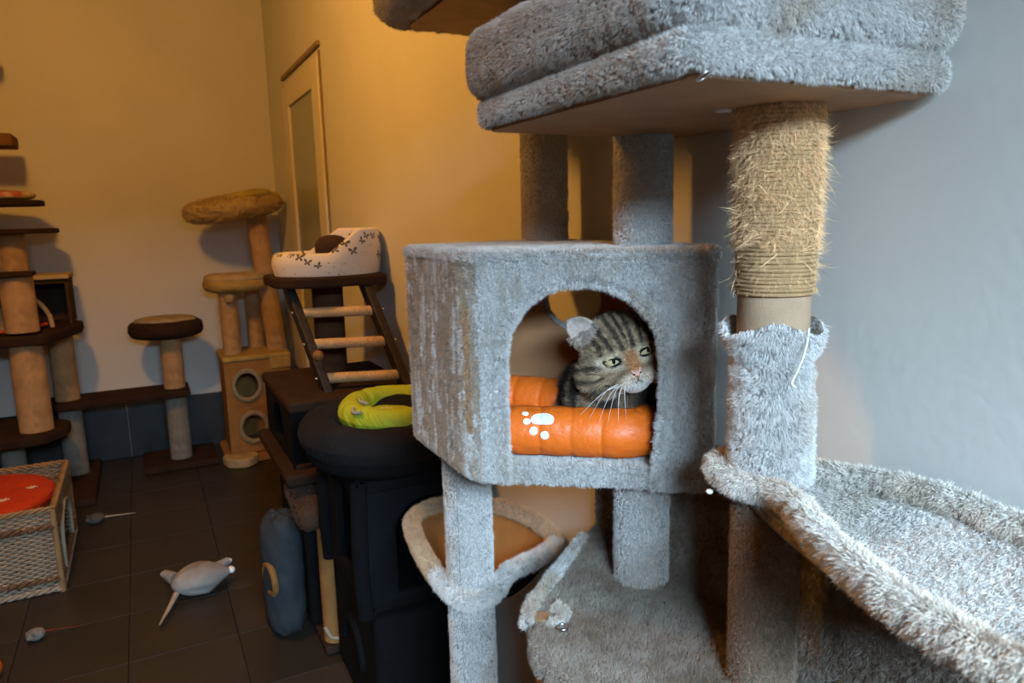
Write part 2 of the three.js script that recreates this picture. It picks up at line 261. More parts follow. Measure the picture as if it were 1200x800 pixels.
// ------------------------------------------------------------------ the grey plush cat tree
{
  const t = thing('cat_tree', 'tall grey plush cat tree with arched condo, padded top bed and hanging hammock', 'cat tree');
  const A = [0.48, -1.14], B = [0.66, -1.16], C = [0.658, -0.868], D = [0.63, -0.59];
  part('base_plate', prism([[0.42, -1.30], [0.40, -0.35], [0.72, -0.35], [0.72, -1.30]], 0, 0.035, 0.03), M.plushBrown, t);
  const platPts = [[0.722, -1.085], [0.682, -1.055], [0.454, -0.862], [0.416, -0.79, 0.03], [0.424, -0.66], [0.50, -0.50, 0.05], [0.722, -0.48]];
  part('lower_condo', prism(platPts.map(([x, z, r]) => [x * 0.965 + 0.021, z * 0.97 - 0.022, r]), 0.035, 0.655, 0.02, 0.004), mat('condoSide', [0.34, 0.19, 0.09], { bs: 0.002 }), t);
  const plat = part('platform', prism(platPts, 0.652, 0.69, 0.02, 0.01), M.plushBrown, t);
  fur(plat, { ...PLUSH, density: 170000, len: 0.005, lean: [0.1, 0, 0.25], colFn: a => mix([0.42, 0.365, 0.31], [0.26, 0.20, 0.145], 0.45 + 0.9 * N3(a.x * 9, 3, a.z * 9) + 0.6 * N3(a.x * 33, 7, a.z * 33)), keep: (p, n) => n.y > -0.5 });
  const lip = part('torn_edge', tube([[0.66, 0.692, -1.037], [0.58, 0.694, -0.969], [0.52, 0.695, -0.919], [0.463, 0.696, -0.872], [0.436, 0.690, -0.838]], 0.006, 50, 7), M.plush, plat, 'frayed plush edge');
  fur(lip, { ...PLUSH, density: 260000, len: 0.007, lean: [-0.3, 0.2, 0.2], mess: 1.2, colFn: plushCol(0.6) });
  part('bare_patch', new THREE.CylinderGeometry(0.012, 0.013, 0.006, 14).translate(0.462, 0.6925, -0.842), M.board, plat, 'bare wood showing through a tear');
  const frayGeo = merge([0, 1, 2, 3, 4, 5, 6].map(k => { const a = -0.6 + k * 0.42; return rod(V(0.472 + 0.016 * Math.cos(a), 0.689, -0.838 + 0.016 * Math.sin(a)), V(0.476 + 0.024 * Math.cos(a), 0.699, -0.836 + 0.024 * Math.sin(a)), 0.0035, 6, 0.002); }));
  const fray = part('frayed_pile', frayGeo, M.plush, plat); fur(fray, { density: 900000, len: 0.006, lean: [0, 0.1, 0.3], mess: 1.4, colFn: () => [0.6, 0.56, 0.5] });
  const bolt = part('bolt', merge([new THREE.CylinderGeometry(0.008, 0.008, 0.003, 20), new THREE.TorusGeometry(0.0075, 0.0015, 6, 20).rotateX(Math.PI / 2).translate(0, 0.0015, 0)]), M.steel, plat, 'steel bolt head'); bolt.position.set(0.473, 0.6945, -0.800);
  part('exposed_edge', rod(V(0.655, 0.690, -0.545), V(0.722, 0.692, -0.525), 0.006, 10), M.board, plat, 'bare wooden batten');

  const bp = part('wall_cover_panel', rbox(0.706, 0.724, 0.66, 0.925, -1.07, -0.26, 0.006), M.plushBrown, t, 'brownish plush panel covering the wall');  // plush panel, added along the wall to hide its bright strip below the hammock
  fur(bp, { density: 110000, len: 0.0055, lean: [0, -0.5, 0.3], keep: (p, n) => n.x < -0.3 || n.y > 0.5, colFn: a => mix([0.42, 0.365, 0.31], [0.26, 0.20, 0.145], 0.5 + N3(a.x * 30, a.y * 20, a.z * 30)) });
  // posts
  const plushPost = (n, [x, z], y0, y1, r, dirt, den = 120000, seam) => { const m = part(n, cyl(x, z, y0, y1, r), M.plush, t); fur(m, { ...PLUSH, density: den * 1.3, len: 0.004, lean: [0, -0.9, 0], colFn: plushCol(dirt) }); if (seam) part('seam', rod(V(x + seam[0] * r, y0, z + seam[1] * r), V(x + seam[0] * r, y1, z + seam[1] * r), 0.0016, 6), M.plush, m); return m; };
  plushPost('post', A, 0.035, 0.866, 0.0405, 0.1, 130000, [-0.75, 0.68]);
  plushPost('post', C, 0.69, 0.866, 0.0405, 0.45, 120000);
  plushPost('post', C, 1.208, 1.372, 0.0405, 0.15, 120000);
  plushPost('post', B, 1.208, 1.50, 0.0400, 0.5, 120000);
  { const m = part('post', cyl(...D, 0.69, 0.965, 0.0385), mat('postLower', [0.30, 0.21, 0.15], { bs: 0.003 }), t, 'brown post'); fur(m, { ...PLUSH, density: 130000, len: 0.0035, lean: [0, -0.9, 0], colFn: a => mix([0.36, 0.265, 0.195], [0.24, 0.17, 0.12], 0.5 + N3(a.x * 20, a.y * 12, a.z * 20)) }); }  // lower section, browner and darker than the grey plush posts
  const bs = part('sisal_wrap', ropeWrap(B[0], B[1], 1.50, 1.62, 0.040, 0.0022), mat('sisalGrey', [0.46, 0.36, 0.24], { bs: 0.001 }), t);
  const tb = part('cardboard_tube', cyl(D[0], D[1], 0.96, 1.372, 0.0395, 40), M.cardboard, t, 'bare cardboard tube');
  // torn plush sleeve on the front post
  const sg = new THREE.CylinderGeometry(1, 1, 1, 64, 26, true), sp = sg.attributes.position;
  for (let i = 0; i < sp.count; i++) {
    const a = Math.atan2(sp.getZ(i), sp.getX(i)), v = sp.getY(i) + 0.5, top = 1.132 + 0.006 * Math.sin(a * 3 + 1) + 0.005 * N3(Math.cos(a) * 2, Math.sin(a) * 2, 3);
    const fold = Math.exp(-(((v - 0.80) / 0.05) ** 2)) * -0.003 + Math.exp(-(((v - 0.62) / 0.045) ** 2)) * -0.0022;
    const r = 0.0430 + 0.0095 * Math.max(0, (v - 0.78) / 0.22) ** 1.5 + fold + 0.0014 * N3(Math.cos(a) * 3, v * 8, Math.sin(a) * 3) + 0.004 * (1 - v) * Math.max(0, Math.cos(a - 1.2));
    sp.setXYZ(i, D[0] + r * Math.cos(a), 0.955 + v * (top - 0.955), D[1] + r * Math.sin(a));
  }
  sg.computeVertexNormals(); const sleeve = part('torn_sleeve', sg, M.plush, t, 'pale plush sleeve with a ragged top');
  fur(sleeve, { density: 240000, len: 0.005, lean: [0, -0.6, 0], mess: 0.6, clump: 0.6, colFn: plushCol(-0.05), keep: (p, n) => (p.x - D[0]) * n.x + (p.z - D[1]) * n.z > 0, lenFn: a => 1 + 0.7 * Math.max(0, (a.y - 1.10) / 0.035) });
  part('loose_thread', tube([[0.628, 1.135, -0.538], [0.615, 1.112, -0.531], [0.606, 1.09, -0.533], [0.602, 1.078, -0.535], [0.606, 1.074, -0.533]], 0.0011, 30, 5), M.white, sleeve);
  const wr = part('sisal_wrap', ropeWrap(D[0], D[1], 1.168, 1.372, 0.0415, 0.0023), M.sisal, t);
  const shred = (den, len, y0, lean, name) => fur(wr, { geo: cyl(D[0], D[1], y0, 1.37, 0.0445), name, tuft: 'straw', density: den, len, lean, mess: 2.4, clump: 1.5, freq: 60, col: [0.98, 0.66, 0.36], jit: 0.4, keep: (p, n) => Math.abs(n.y) < 0.5 });
  shred(40000, 0.007, 1.172, [0, -1.6, 0], 'frayed_sisal'); shred(150000, 0.0095, 1.222, [0, -1.7, 0], 'frayed_sisal'); shred(3500, 0.018, 1.18, [0, -0.6, 0], 'loose_strands');

  // arched condo
  const p0 = [0.415, -0.96], p1 = [0.69, -0.745], tx = 0.78781, tz = 0.61592, nx = -0.61592, nz = 0.78781;
  const boxPts = [[...p0, 0.035], [...p1, 0.02], [0.718, -0.785], [0.718, -1.01], [0.52, -1.24, 0.03], [0.415, -1.24, 0.03]];
  const inner = [[0.437, -0.952], [0.683, -0.762], [0.70, -0.79], [0.70, -1.00], [0.51, -1.22], [0.437, -1.22]];
  const br = (g) => { const c = clean(g); const b = new Brush(c); b.updateMatrixWorld(); return b; };
  const ev = new Evaluator(); ev.attributes = ['position', 'normal', 'uv']; ev.useGroups = false;
  let res = ev.evaluate(br(prism(boxPts, 0.866, 1.21, 0.02, 0.010, 8)), br(prism(inner, 0.80, 1.192, 0.012, 0)), SUBTRACTION);
  const archShape = new THREE.Shape(); const au = 0.165, aw = 0.117;
  archShape.moveTo(au - aw + 0.004, -0.1); archShape.lineTo(au - aw, 0.175);
  for (let k = 0; k <= 24; k++) { const a = Math.PI - Math.PI * k / 24; archShape.lineTo(au + aw * Math.cos(a), 0.165 + 0.108 * Math.sin(a)); }
  archShape.lineTo(au + aw - 0.012, -0.1); archShape.closePath();
  const toFacet = g => { const m = new THREE.Matrix4().makeBasis(V(tx, 0, tz), V(0, 1, 0), V(nx, 0, nz)); m.setPosition(p0[0], 0.897, p0[1]); g.applyMatrix4(m); return g; };
  const archG = toFacet(new THREE.ExtrudeGeometry(archShape, { depth: 0.16, bevelEnabled: false }).translate(0, 0, -0.09));
  res = ev.evaluate(res, br(uvBox(archG)), SUBTRACTION);
  const hole = new THREE.CylinderGeometry(0.052, 0.052, 0.2, 40).rotateX(Math.PI / 2); const hm = new THREE.Matrix4().makeBasis(V(0.655, 0, 0.755), V(0, 1, 0), V(-0.755, 0, 0.655)); hm.setPosition(0.664, 1.118, -1.066); hole.applyMatrix4(hm);
  res = ev.evaluate(res, br(uvBox(hole)), SUBTRACTION);
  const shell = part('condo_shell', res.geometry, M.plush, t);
  const inside = (x, z) => { let c = false; for (let i = 0, j = inner.length - 1; i < inner.length; j = i++) { const [xi, zi] = inner[i], [xj, zj] = inner[j]; if ((zi > z) !== (zj > z) && x < (xj - xi) * (z - zi) / (zj - zi) + xi) c = !c; } return c; };
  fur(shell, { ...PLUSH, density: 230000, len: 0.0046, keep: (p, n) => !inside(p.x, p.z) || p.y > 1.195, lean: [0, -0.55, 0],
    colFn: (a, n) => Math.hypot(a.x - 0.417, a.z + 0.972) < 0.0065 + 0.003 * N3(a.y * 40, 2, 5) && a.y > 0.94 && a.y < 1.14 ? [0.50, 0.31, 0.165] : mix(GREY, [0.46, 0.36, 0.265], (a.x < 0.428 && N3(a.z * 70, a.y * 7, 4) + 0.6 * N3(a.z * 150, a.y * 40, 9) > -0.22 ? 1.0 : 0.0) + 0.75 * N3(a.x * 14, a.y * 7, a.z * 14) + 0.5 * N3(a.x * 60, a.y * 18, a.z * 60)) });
  const roof = part('roof_panel', prism([[0.413, -0.958, 0.035], [0.692, -0.742, 0.02], [0.722, -0.785], [0.722, -1.245, 0.02], [0.413, -1.245, 0.03]], 1.196, 1.211, 0.02, 0.006, 8), M.plush, t);
  fur(roof, { ...PLUSH, density: 170000, len: 0.005, lean: [0, -0.1, 0], keep: (p, n) => n.y > -0.3, colFn: plushCol(0.15) });
  const inn = (k, c = [0.57, -0.99]) => inner.map(([x, z]) => [x + (c[0] - x) * k, z + (c[1] - z) * k]);
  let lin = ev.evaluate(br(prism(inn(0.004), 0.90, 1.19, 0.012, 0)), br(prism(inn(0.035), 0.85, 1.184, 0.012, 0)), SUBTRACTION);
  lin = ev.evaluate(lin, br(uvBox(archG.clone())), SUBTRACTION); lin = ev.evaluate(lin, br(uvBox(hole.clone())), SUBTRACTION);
  part('darkening_inner_board', lin.geometry, M.brownBoard, shell, 'added brown board lining');  // brown board lining, added over the plush shell to darken the condo inside
  const bottomPts = [[0.419, -0.965, 0.03], [0.684, -0.757], [0.712, -0.79], [0.712, -1.01], [0.52, -1.235], [0.419, -1.235]];
  const bot = part('floor_panel', prism(bottomPts, 0.862, 0.895, 0.02, 0.008), M.plush, t);
  fur(bot, { ...PLUSH, density: 190000, len: 0.005, lean: [0, -0.1, 0], colFn: plushCol(0.05), keep: (p, n) => n.y > -0.4 && (p.x - p0[0]) * nx + (p.z - p0[1]) * nz > -0.06 });
  const rim = []; const F = (u, y, o) => V(p0[0] + tx * u + nx * o, y, p0[1] + tz * u + nz * o);
  rim.push(F(au - aw + 0.001, 0.868, -0.003), F(au - aw - 0.002, 1.0, -0.003));
  for (let k = 0; k <= 14; k++) { const a = Math.PI - Math.PI * k / 14; rim.push(F(au + aw * Math.cos(a), 1.062 + 0.108 * Math.sin(a), -0.003)); }
  rim.push(F(au + aw, 1.0, -0.003), F(au + aw - 0.012, 0.868, -0.003));
  const ar = part('arch_trim', tube(rim, 0.0065, 110, 8), M.plush, shell); fur(ar, { density: 260000, len: 0.0062, clump: 0.6, lean: [0, -0.2, 0], colFn: plushCol(0.05) });
  part('seam', tube([F(0.285, 0.868, 0.001), F(0.288, 0.98, 0.001), F(0.287, 1.06, 0.001)], 0.0018, 30, 5), M.plush, shell);

  // padded top bed
  const u0 = 1.372, bx0 = 0.395, bx1 = 0.732, bz0 = -0.888, bz1 = -0.462;
  const tray = part('tray', prism([[bx0 + 0.006, bz0, 0.03], [bx0, bz1, 0.035], [bx1, bz1, 0.03], [bx1, bz0, 0.03]], u0, u0 + 0.033, 0.03, 0.012), M.plush, t);
  fur(tray, { ...PLUSH, density: 220000, len: 0.004, keep: (p, n) => n.y > -0.6 || Math.min(p.x - bx0, bz1 - p.z, p.z - bz0) < 0.012, lean: [0, -0.35, 0], colFn: plushCol(0.3) });
  part('underside_board', prism([[bx0 + 0.018, bz0 + 0.016], [bx0 + 0.018, bz1 - 0.018], [bx1 - 0.01, bz1 - 0.018], [bx1 - 0.01, bz0 + 0.016]], u0 - 0.004, u0 + 0.006, 0.02, 0.001), M.brownBoard, t, 'added brown board lining');
  part('plug', cyl(0.577, -0.62, u0 - 0.006, u0 - 0.003, 0.009, 20), M.white, t, 'white cover cap');
  const ring = part('wire_ring', new THREE.TorusGeometry(0.0065, 0.0009, 6, 20), M.steel, t); ring.position.set(0.418, u0 - 0.004, -0.472); ring.rotation.set(1.1, 0.3, 0);
  const bolster = (name, x0, x1, z0, z1) => { const m = part(name, (() => { const g = new RoundedBoxGeometry(x1 - x0, 0.086, z1 - z0, 10, 0.0295); const P = g.attributes.position; for (let i = 0; i < P.count; i++) { const k = 1 + 0.05 * N3(P.getX(i) * 12 + x0 * 9, P.getY(i) * 12, P.getZ(i) * 12 + z0 * 9); P.setXYZ(i, P.getX(i) * (1 + (k - 1) * 0.4), P.getY(i) * k, P.getZ(i) * (1 + (k - 1) * 0.4)); } g.translate((x0 + x1) / 2, u0 + 0.033 + 0.0435, (z0 + z1) / 2); return uvBox(g); })(), M.plush, t); fur(m, { density: 240000, len: 0.0042, lean: [0, -0.7, 0], clump: 0.3, mess: 0.4, colFn: plushCol(0.35) }); return m; };
  bolster('bolster', bx0 - 0.006, bx0 + 0.056, bz0 - 0.004, bz1 - 0.012);
  bolster('bolster', bx0 + 0.002, bx1, bz1 - 0.056, bz1 + 0.009);
  bolster('bolster', bx0 + 0.058, bx1, bz0 - 0.004, bz0 + 0.05);
  part('mattress', rbox(bx0 + 0.05, bx1 - 0.01, u0 + 0.03, u0 + 0.055, bz0 + 0.045, bz1 - 0.05, 0.012), M.plush, t);

  // upper bed
  const h2 = 1.62, ux0 = 0.455, uz0 = -1.40;
  const tray2 = part('upper_tray', prism([[ux0, uz0], [ux0, -0.96], [0.728, -0.96], [0.728, uz0]], h2, h2 + 0.03, 0.05, 0.01), M.plushBrown, t);
  part('underside_board', prism([[ux0 + 0.035, uz0 + 0.018], [ux0 + 0.035, -0.98], [0.72, -0.98], [0.72, uz0 + 0.018]], h2 - 0.004, h2 + 0.004, 0.03, 0.001), M.brownBoard, t, 'added brown board lining');
  const b2 = part('bolster', tube([[0.70, h2 + 0.04, uz0 + 0.01], [0.55, h2 + 0.04, uz0 + 0.005], [0.475, h2 + 0.035, uz0 + 0.025], [0.458, h2 + 0.03, uz0 + 0.09], [0.458, h2 + 0.035, -1.15], [0.46, h2 + 0.04, -0.98]], 0.034, 60, 14), M.plushBrown, t);
  for (const m of [tray2, b2]) fur(m, { density: 90000, len: 0.009, lean: [0, -0.3, 0], colFn: plushCol(0.6), keep: (p, n) => n.y > -0.6 || m === b2 });

  // hammock on the front post
  const rimP = [[0.634, 0.957, -0.648], [0.596, 0.957, -0.638], [0.583, 0.954, -0.595], [0.594, 0.954, -0.548], [0.580, 0.957, -0.505], [0.535, 0.964, -0.440], [0.487, 0.972, -0.355], [0.461, 0.976, -0.285], [0.455, 0.978, -0.22], [0.48, 0.98, -0.13], [0.57, 0.975, -0.09], [0.67, 0.965, -0.16], [0.702, 0.960, -0.28], [0.707, 0.962, -0.37], [0.708, 0.962, -0.46], [0.705, 0.950, -0.55], [0.690, 0.945, -0.63]].map(p => V(...p));
  const rc = new THREE.CatmullRomCurve3(rimP, true), NR = 160, NK = 36, pos = [], uvs = [], id = [], cc = V(0.60, 0.885, -0.37);
  for (let k = 0; k <= NK; k++) for (let i = 0; i <= NR; i++) {
    const s = k / NK, r = rc.getPointAt((i % NR) / NR), x = cc.x + (r.x - cc.x) * s, z = cc.z + (r.z - cc.z) * s;
    const y = cc.y + (r.y - cc.y) * s ** 1.45 + 0.004 * N3(x * 14, 1, z * 14) * (1 - s);
    pos.push(x, y, z); uvs.push(x, z);
    if (k < NK && i < NR) { const a = k * (NR + 1) + i, b = a + NR + 1; id.push(a, a + 1, b, b, a + 1, b + 1); }
  }
  const hg = new THREE.BufferGeometry(); hg.setAttribute('position', new THREE.Float32BufferAttribute(pos, 3)); hg.setAttribute('uv', new THREE.Float32BufferAttribute(uvs, 2)); hg.setIndex(id); hg.computeVertexNormals();
  const hp = hg.attributes.position, hn = hg.attributes.normal; let flip = hn.getY(NR * 6) < 0; if (flip) { const ix = hg.index.array; for (let i = 0; i < ix.length; i += 3) { const q = ix[i]; ix[i] = ix[i + 1]; ix[i + 1] = q; } hg.computeVertexNormals(); }
  const ham = part('hammock', hg, mat('plushPale', [0.70, 0.68, 0.65], { bs: 0.003 }), t);
  fur(ham, { density: 190000, len: 0.0055, lean: [-0.6, -0.6, 0.4], mess: 0.4, clump: 0.4, colFn: a => mix([0.82, 0.80, 0.77], [0.66, 0.60, 0.52], 0.15 + 0.9 * N3(a.x * 8, a.y * 8, a.z * 8) + 0.4 * N3(a.x * 40, a.y * 40, a.z * 40)), keep: p => (p.x - D[0]) ** 2 + (p.z - D[1]) ** 2 > 0.0022 });
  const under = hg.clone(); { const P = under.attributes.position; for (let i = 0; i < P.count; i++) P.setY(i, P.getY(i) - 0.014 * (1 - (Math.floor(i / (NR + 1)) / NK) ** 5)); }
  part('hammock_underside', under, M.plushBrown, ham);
  const hr = part('hammock_rim', tube(rimP, 0.0125, 180, 12, true), M.plush, ham);
  fur(hr, { density: 240000, len: 0.0065, lean: [-0.35, -0.7, 0.2], mess: 0.5, clump: 0.5, colFn: a => mix([0.74, 0.70, 0.64], [0.60, 0.49, 0.38], 0.2 + N3(a.x * 12, a.y * 12, a.z * 12)) });
  part('cord_stop', new THREE.SphereGeometry(0.0045, 12, 8).scale(1, 0.7, 1).translate(0.571, 0.935, -0.622), M.white, ham);

  // lined hammock around the left-hand post
  const r2 = [[0.436, 0.602, -1.150], [0.448, 0.598, -1.095], [0.50, 0.600, -1.090], [0.56, 0.604, -1.140], [0.63, 0.606, -1.158], [0.70, 0.602, -1.21], [0.714, 0.598, -1.36], [0.66, 0.594, -1.49], [0.56, 0.594, -1.53], [0.492, 0.594, -1.49], [0.462, 0.594, -1.39], [0.444, 0.598, -1.27]].map(p => V(...p));
  const c2 = new THREE.CatmullRomCurve3(r2, true), P2 = [], U2 = [], I2 = [], o2 = V(0.59, 0.48, -1.31), n2 = 96, k2 = 18;
  for (let k = 0; k <= k2; k++) for (let i = 0; i <= n2; i++) { const s = k / k2, r = c2.getPointAt((i % n2) / n2), y = o2.y + (r.y - o2.y) * s ** 2.2; P2.push(o2.x + (r.x - o2.x) * s, y, o2.z + (r.z - o2.z) * s); U2.push(P2.at(-3), P2.at(-1)); if (k < k2 && i < n2) { const a = k * (n2 + 1) + i, b = a + n2 + 1; I2.push(a, b, a + 1, b, b + 1, a + 1); } }
  const g2 = new THREE.BufferGeometry(); g2.setAttribute('position', new THREE.Float32BufferAttribute(P2, 3)); g2.setAttribute('uv', new THREE.Float32BufferAttribute(U2, 2)); g2.setIndex(I2); g2.computeVertexNormals();
  const hb = part('hammock', g2, M.tan, t, 'tan lined hammock bowl');
  const ub = g2.clone(); { const P = ub.attributes.position; for (let i = 0; i < P.count; i++) P.setY(i, P.getY(i) - 0.012); } part('hammock_underside', ub, M.charcoal, hb);
  const rm2 = part('hammock_rim', tube(r2, 0.0135, 120, 10, true), M.plush, hb);
  fur(rm2, { density: 160000, len: 0.007, lean: [0, -0.3, 0.1], mess: 0.9, clump: 0.7, colFn: a => a.z < -1.2 ? [0.70, 0.54, 0.35] : [0.74, 0.72, 0.69] });
}
function ropeWrap(x, z, y0, y1, r, s) {
  const turns = Math.round((y1 - y0) / (s * 1.9)), seg = 30, ring = new THREE.TorusGeometry(r, s, 5, seg).rotateX(Math.PI / 2), L = [cyl(x, z, y0, y1, r - s * 0.4, seg)];
  for (let k = 0; k < turns; k++) { const g = ring.clone(); g.rotateX((rnd() - 0.5) * 0.02).rotateZ((rnd() - 0.5) * 0.02); g.translate(x + (rnd() - 0.5) * 0.0006, y0 + (k + 0.5) * (y1 - y0) / turns, z + (rnd() - 0.5) * 0.0006); L.push(g); }
  return merge(L);
}

// ------------------------------------------------------------------ orange cushion in the condo
const CUSH = V(0.578, 0.897, -0.985);
{
  const t = thing('cat_cushion', 'shiny orange ring cushion with white paw prints inside the grey condo', 'cushion', [CUSH.x, CUSH.y, CUSH.z]);
  const inn = [[0.437, -0.952], [0.683, -0.762], [0.70, -0.79], [0.70, -1.00], [0.51, -1.22], [0.437, -1.22]];
  const reach = (dx, dz) => { let best = 0.150; for (let i = 0; i < 6; i++) { const [ax, az] = inn[i], [bx, bz] = inn[(i + 1) % 6], L = Math.hypot(bx - ax, bz - az), nx = (bz - az) / L, nz = -(bx - ax) / L, h = (ax - CUSH.x) * nx + (az - CUSH.z) * nz, c = dx * nx + dz * nz; if (c * Math.sign(h) > 0.02) best = Math.min(best, (Math.abs(h) - 0.042) / (c * Math.sign(h))); } return best; };
  const ringPts = []; for (let k = 0; k < 40; k++) { const a = k / 40 * 6.2832, dx = Math.cos(a), dz = Math.sin(a), r = (reach(dx, dz) + reach(Math.cos(a + 0.1), Math.sin(a + 0.1)) + reach(Math.cos(a - 0.1), Math.sin(a - 0.1))) / 3; ringPts.push(V(r * dx, 0.039 + (dz < -0.2 ? 0.014 * -dz : 0), r * dz)); }
  const rc = new THREE.CatmullRomCurve3(ringPts, true), g = new THREE.TubeGeometry(rc, 240, 0.038, 24, true), p = g.attributes.position, c = V(), q = V();
  for (let i = 0; i <= 240; i++) { rc.getPointAt((i % 240) / 240, c); for (let j = 0; j <= 24; j++) { const k = i * 25 + j; q.fromBufferAttribute(p, k).sub(c); const ph = i / 240 * 15; const pucker = Math.abs(Math.sin(ph * Math.PI)) ** 0.4; const f = 0.945 + 0.06 * pucker + 0.02 * N3(i * 0.18, j * 0.5, 2); q.multiplyScalar(f).add(c); p.setXYZ(k, q.x, q.y, q.z); } }
  g.computeVertexNormals(); { const uv = g.attributes.uv; for (let i = 0; i < uv.count; i++) uv.setXY(i, uv.getX(i) * 0.8, uv.getY(i) * 0.24); } const ringM = part('bolster', g, M.orange, t);
  part('pad', blob(0, 0.022, 0, 0.085, 0.022, 0.085, 2.6, 40, 20, 0.03), M.orange, t);
  // paw print on the bolster, laid on its surface
  const ray = new THREE.Raycaster(); ringM.updateMatrixWorld(true); t.updateMatrixWorld(true);
  const mark = (wx, wy, wz, rx, ry, rot) => {
    const from = V(-0.02, 1.26, 0.0), to = V(wx, wy, wz), dir = to.clone().sub(from).normalize(); ray.set(from, dir); const hit = ray.intersectObject(ringM)[0]; if (!hit) { console.log('paw miss', wx, wy, wz); return; }
    const n = hit.face.normal.clone().transformDirection(ringM.matrixWorld); if (n.dot(dir) > 0) n.negate();
    const px = V(0.81, 0, 0.585).addScaledVector(n, -V(0.81, 0, 0.585).dot(n)).normalize(), py = n.clone().cross(px), cs = Math.cos(rot), sn = Math.sin(rot), pp = [], ii = [];
    const put = (u, v) => { const w = hit.point.clone().addScaledVector(px, u * cs - v * sn).addScaledVector(py, u * sn + v * cs).addScaledVector(n, 0.03); ray.set(w, n.clone().negate()); const h = ray.intersectObject(ringM)[0]; const o = h ? h.point.addScaledVector(n, 0.0009) : hit.point.clone(); t.worldToLocal(o); pp.push(o.x, o.y, o.z); };
    put(0, 0); const K = 28, RINGS = 4; for (let r = 1; r <= RINGS; r++) for (let k = 0; k < K; k++) { const a = k / K * 6.2832; put(Math.cos(a) * rx * r / RINGS, Math.sin(a) * ry * (rx > 0.012 && Math.sin(a) < 0 ? 1 + 0.25 * Math.cos(2 * a) : 1) * r / RINGS); }
    for (let k = 0; k < K; k++) { ii.push(0, 1 + k, 1 + (k + 1) % K); for (let r = 0; r < RINGS - 1; r++) { const a = 1 + r * K + k, b = 1 + r * K + (k + 1) % K; ii.push(a, a + K, b, b, a + K, b + K); } }
    const mg = new THREE.BufferGeometry(); mg.setAttribute('position', new THREE.Float32BufferAttribute(pp, 3)); mg.setIndex(ii); mg.computeVertexNormals(); part('paw_print', mg, M.white, t);
  };
  for (const m of PAW()) mark(...m);
}
function PAW() {                                                             // toes and pad: a point on the bolster, half sizes, turn
  const o = (u, y) => [0.415 + 0.78781 * u + 0.61592 * 0.02, y, -0.96 + 0.61592 * u - 0.78781 * 0.02];
  return [[...o(0.104, 0.962), 0.0175, 0.011, -0.05], [...o(0.078, 0.970), 0.0055, 0.0042, -0.3], [...o(0.080, 0.958), 0.0056, 0.0050, 0], [...o(0.090, 0.944), 0.0062, 0.0062, 0], [...o(0.107, 0.938), 0.0066, 0.0062, 0]];
}

// ------------------------------------------------------------------ the tabby cat
function surface(sdf, lo, hi, cell) {                                        // mesh of the zero set of a distance field
  const size = V().subVectors(hi, lo), S = Math.max(size.x, size.y, size.z), n = Math.ceil(S / cell) + 4, mc = new MarchingCubes(n, new THREE.MeshBasicMaterial(), false, false, 400000);
  const half = n / 2, k = S / (n - 4) * half, ctr = lo.clone().add(hi).multiplyScalar(0.5); mc.isolation = 0;
  for (let z = 0; z < n; z++) for (let y = 0; y < n; y++) for (let x = 0; x < n; x++) mc.field[x + y * n + z * n * n] = -sdf(ctr.x + (x - half) / half * k, ctr.y + (y - half) / half * k, ctr.z + (z - half) / half * k);
  mc.update(); let g = new THREE.BufferGeometry(); const P = new Float32Array(mc.count * 3); for (let i = 0; i < mc.count; i++) { P[3 * i] = ctr.x + mc.positionArray[3 * i] * k; P[3 * i + 1] = ctr.y + mc.positionArray[3 * i + 1] * k; P[3 * i + 2] = ctr.z + mc.positionArray[3 * i + 2] * k; }
  g.setAttribute('position', new THREE.BufferAttribute(P, 3)); g = mergeVertices(g, cell * 0.02); g.computeVertexNormals();
  // make normals point outwards
  const p = g.attributes.position, nn = g.attributes.normal; let s = 0; const e = cell * 0.5; for (let i = 0; i < p.count; i += 7) s += Math.sign(sdf(p.getX(i) + nn.getX(i) * e, p.getY(i) + nn.getY(i) * e, p.getZ(i) + nn.getZ(i) * e) - sdf(p.getX(i), p.getY(i), p.getZ(i)));
  if (s < 0) { const ix = g.index.array; for (let i = 0; i < ix.length; i += 3) { const q = ix[i]; ix[i] = ix[i + 1]; ix[i + 1] = q; } g.computeVertexNormals(); }
  return g;
}
const smin = (a, b, k) => { const h = Math.max(k - Math.abs(a - b), 0) / k; return Math.min(a, b) - h * h * k * 0.25; };
const ell = (x, y, z, cx, cy, cz, rx, ry, rz) => { const a = (x - cx) / rx, b = (y - cy) / ry, c = (z - cz) / rz, l = Math.hypot(a, b, c), g = Math.hypot(a / rx, b / ry, c / rz); return g < 1e-9 ? -Math.min(rx, ry, rz) : l * (l - 1) / g; };
const caps = (x, y, z, a, b, ra, rb) => { const dx = b[0] - a[0], dy = b[1] - a[1], dz = b[2] - a[2], t = Math.max(0, Math.min(1, ((x - a[0]) * dx + (y - a[1]) * dy + (z - a[2]) * dz) / (dx * dx + dy * dy + dz * dz))); return Math.hypot(x - a[0] - dx * t, y - a[1] - dy * t, z - a[2] - dz * t) - (ra + (rb - ra) * t); };
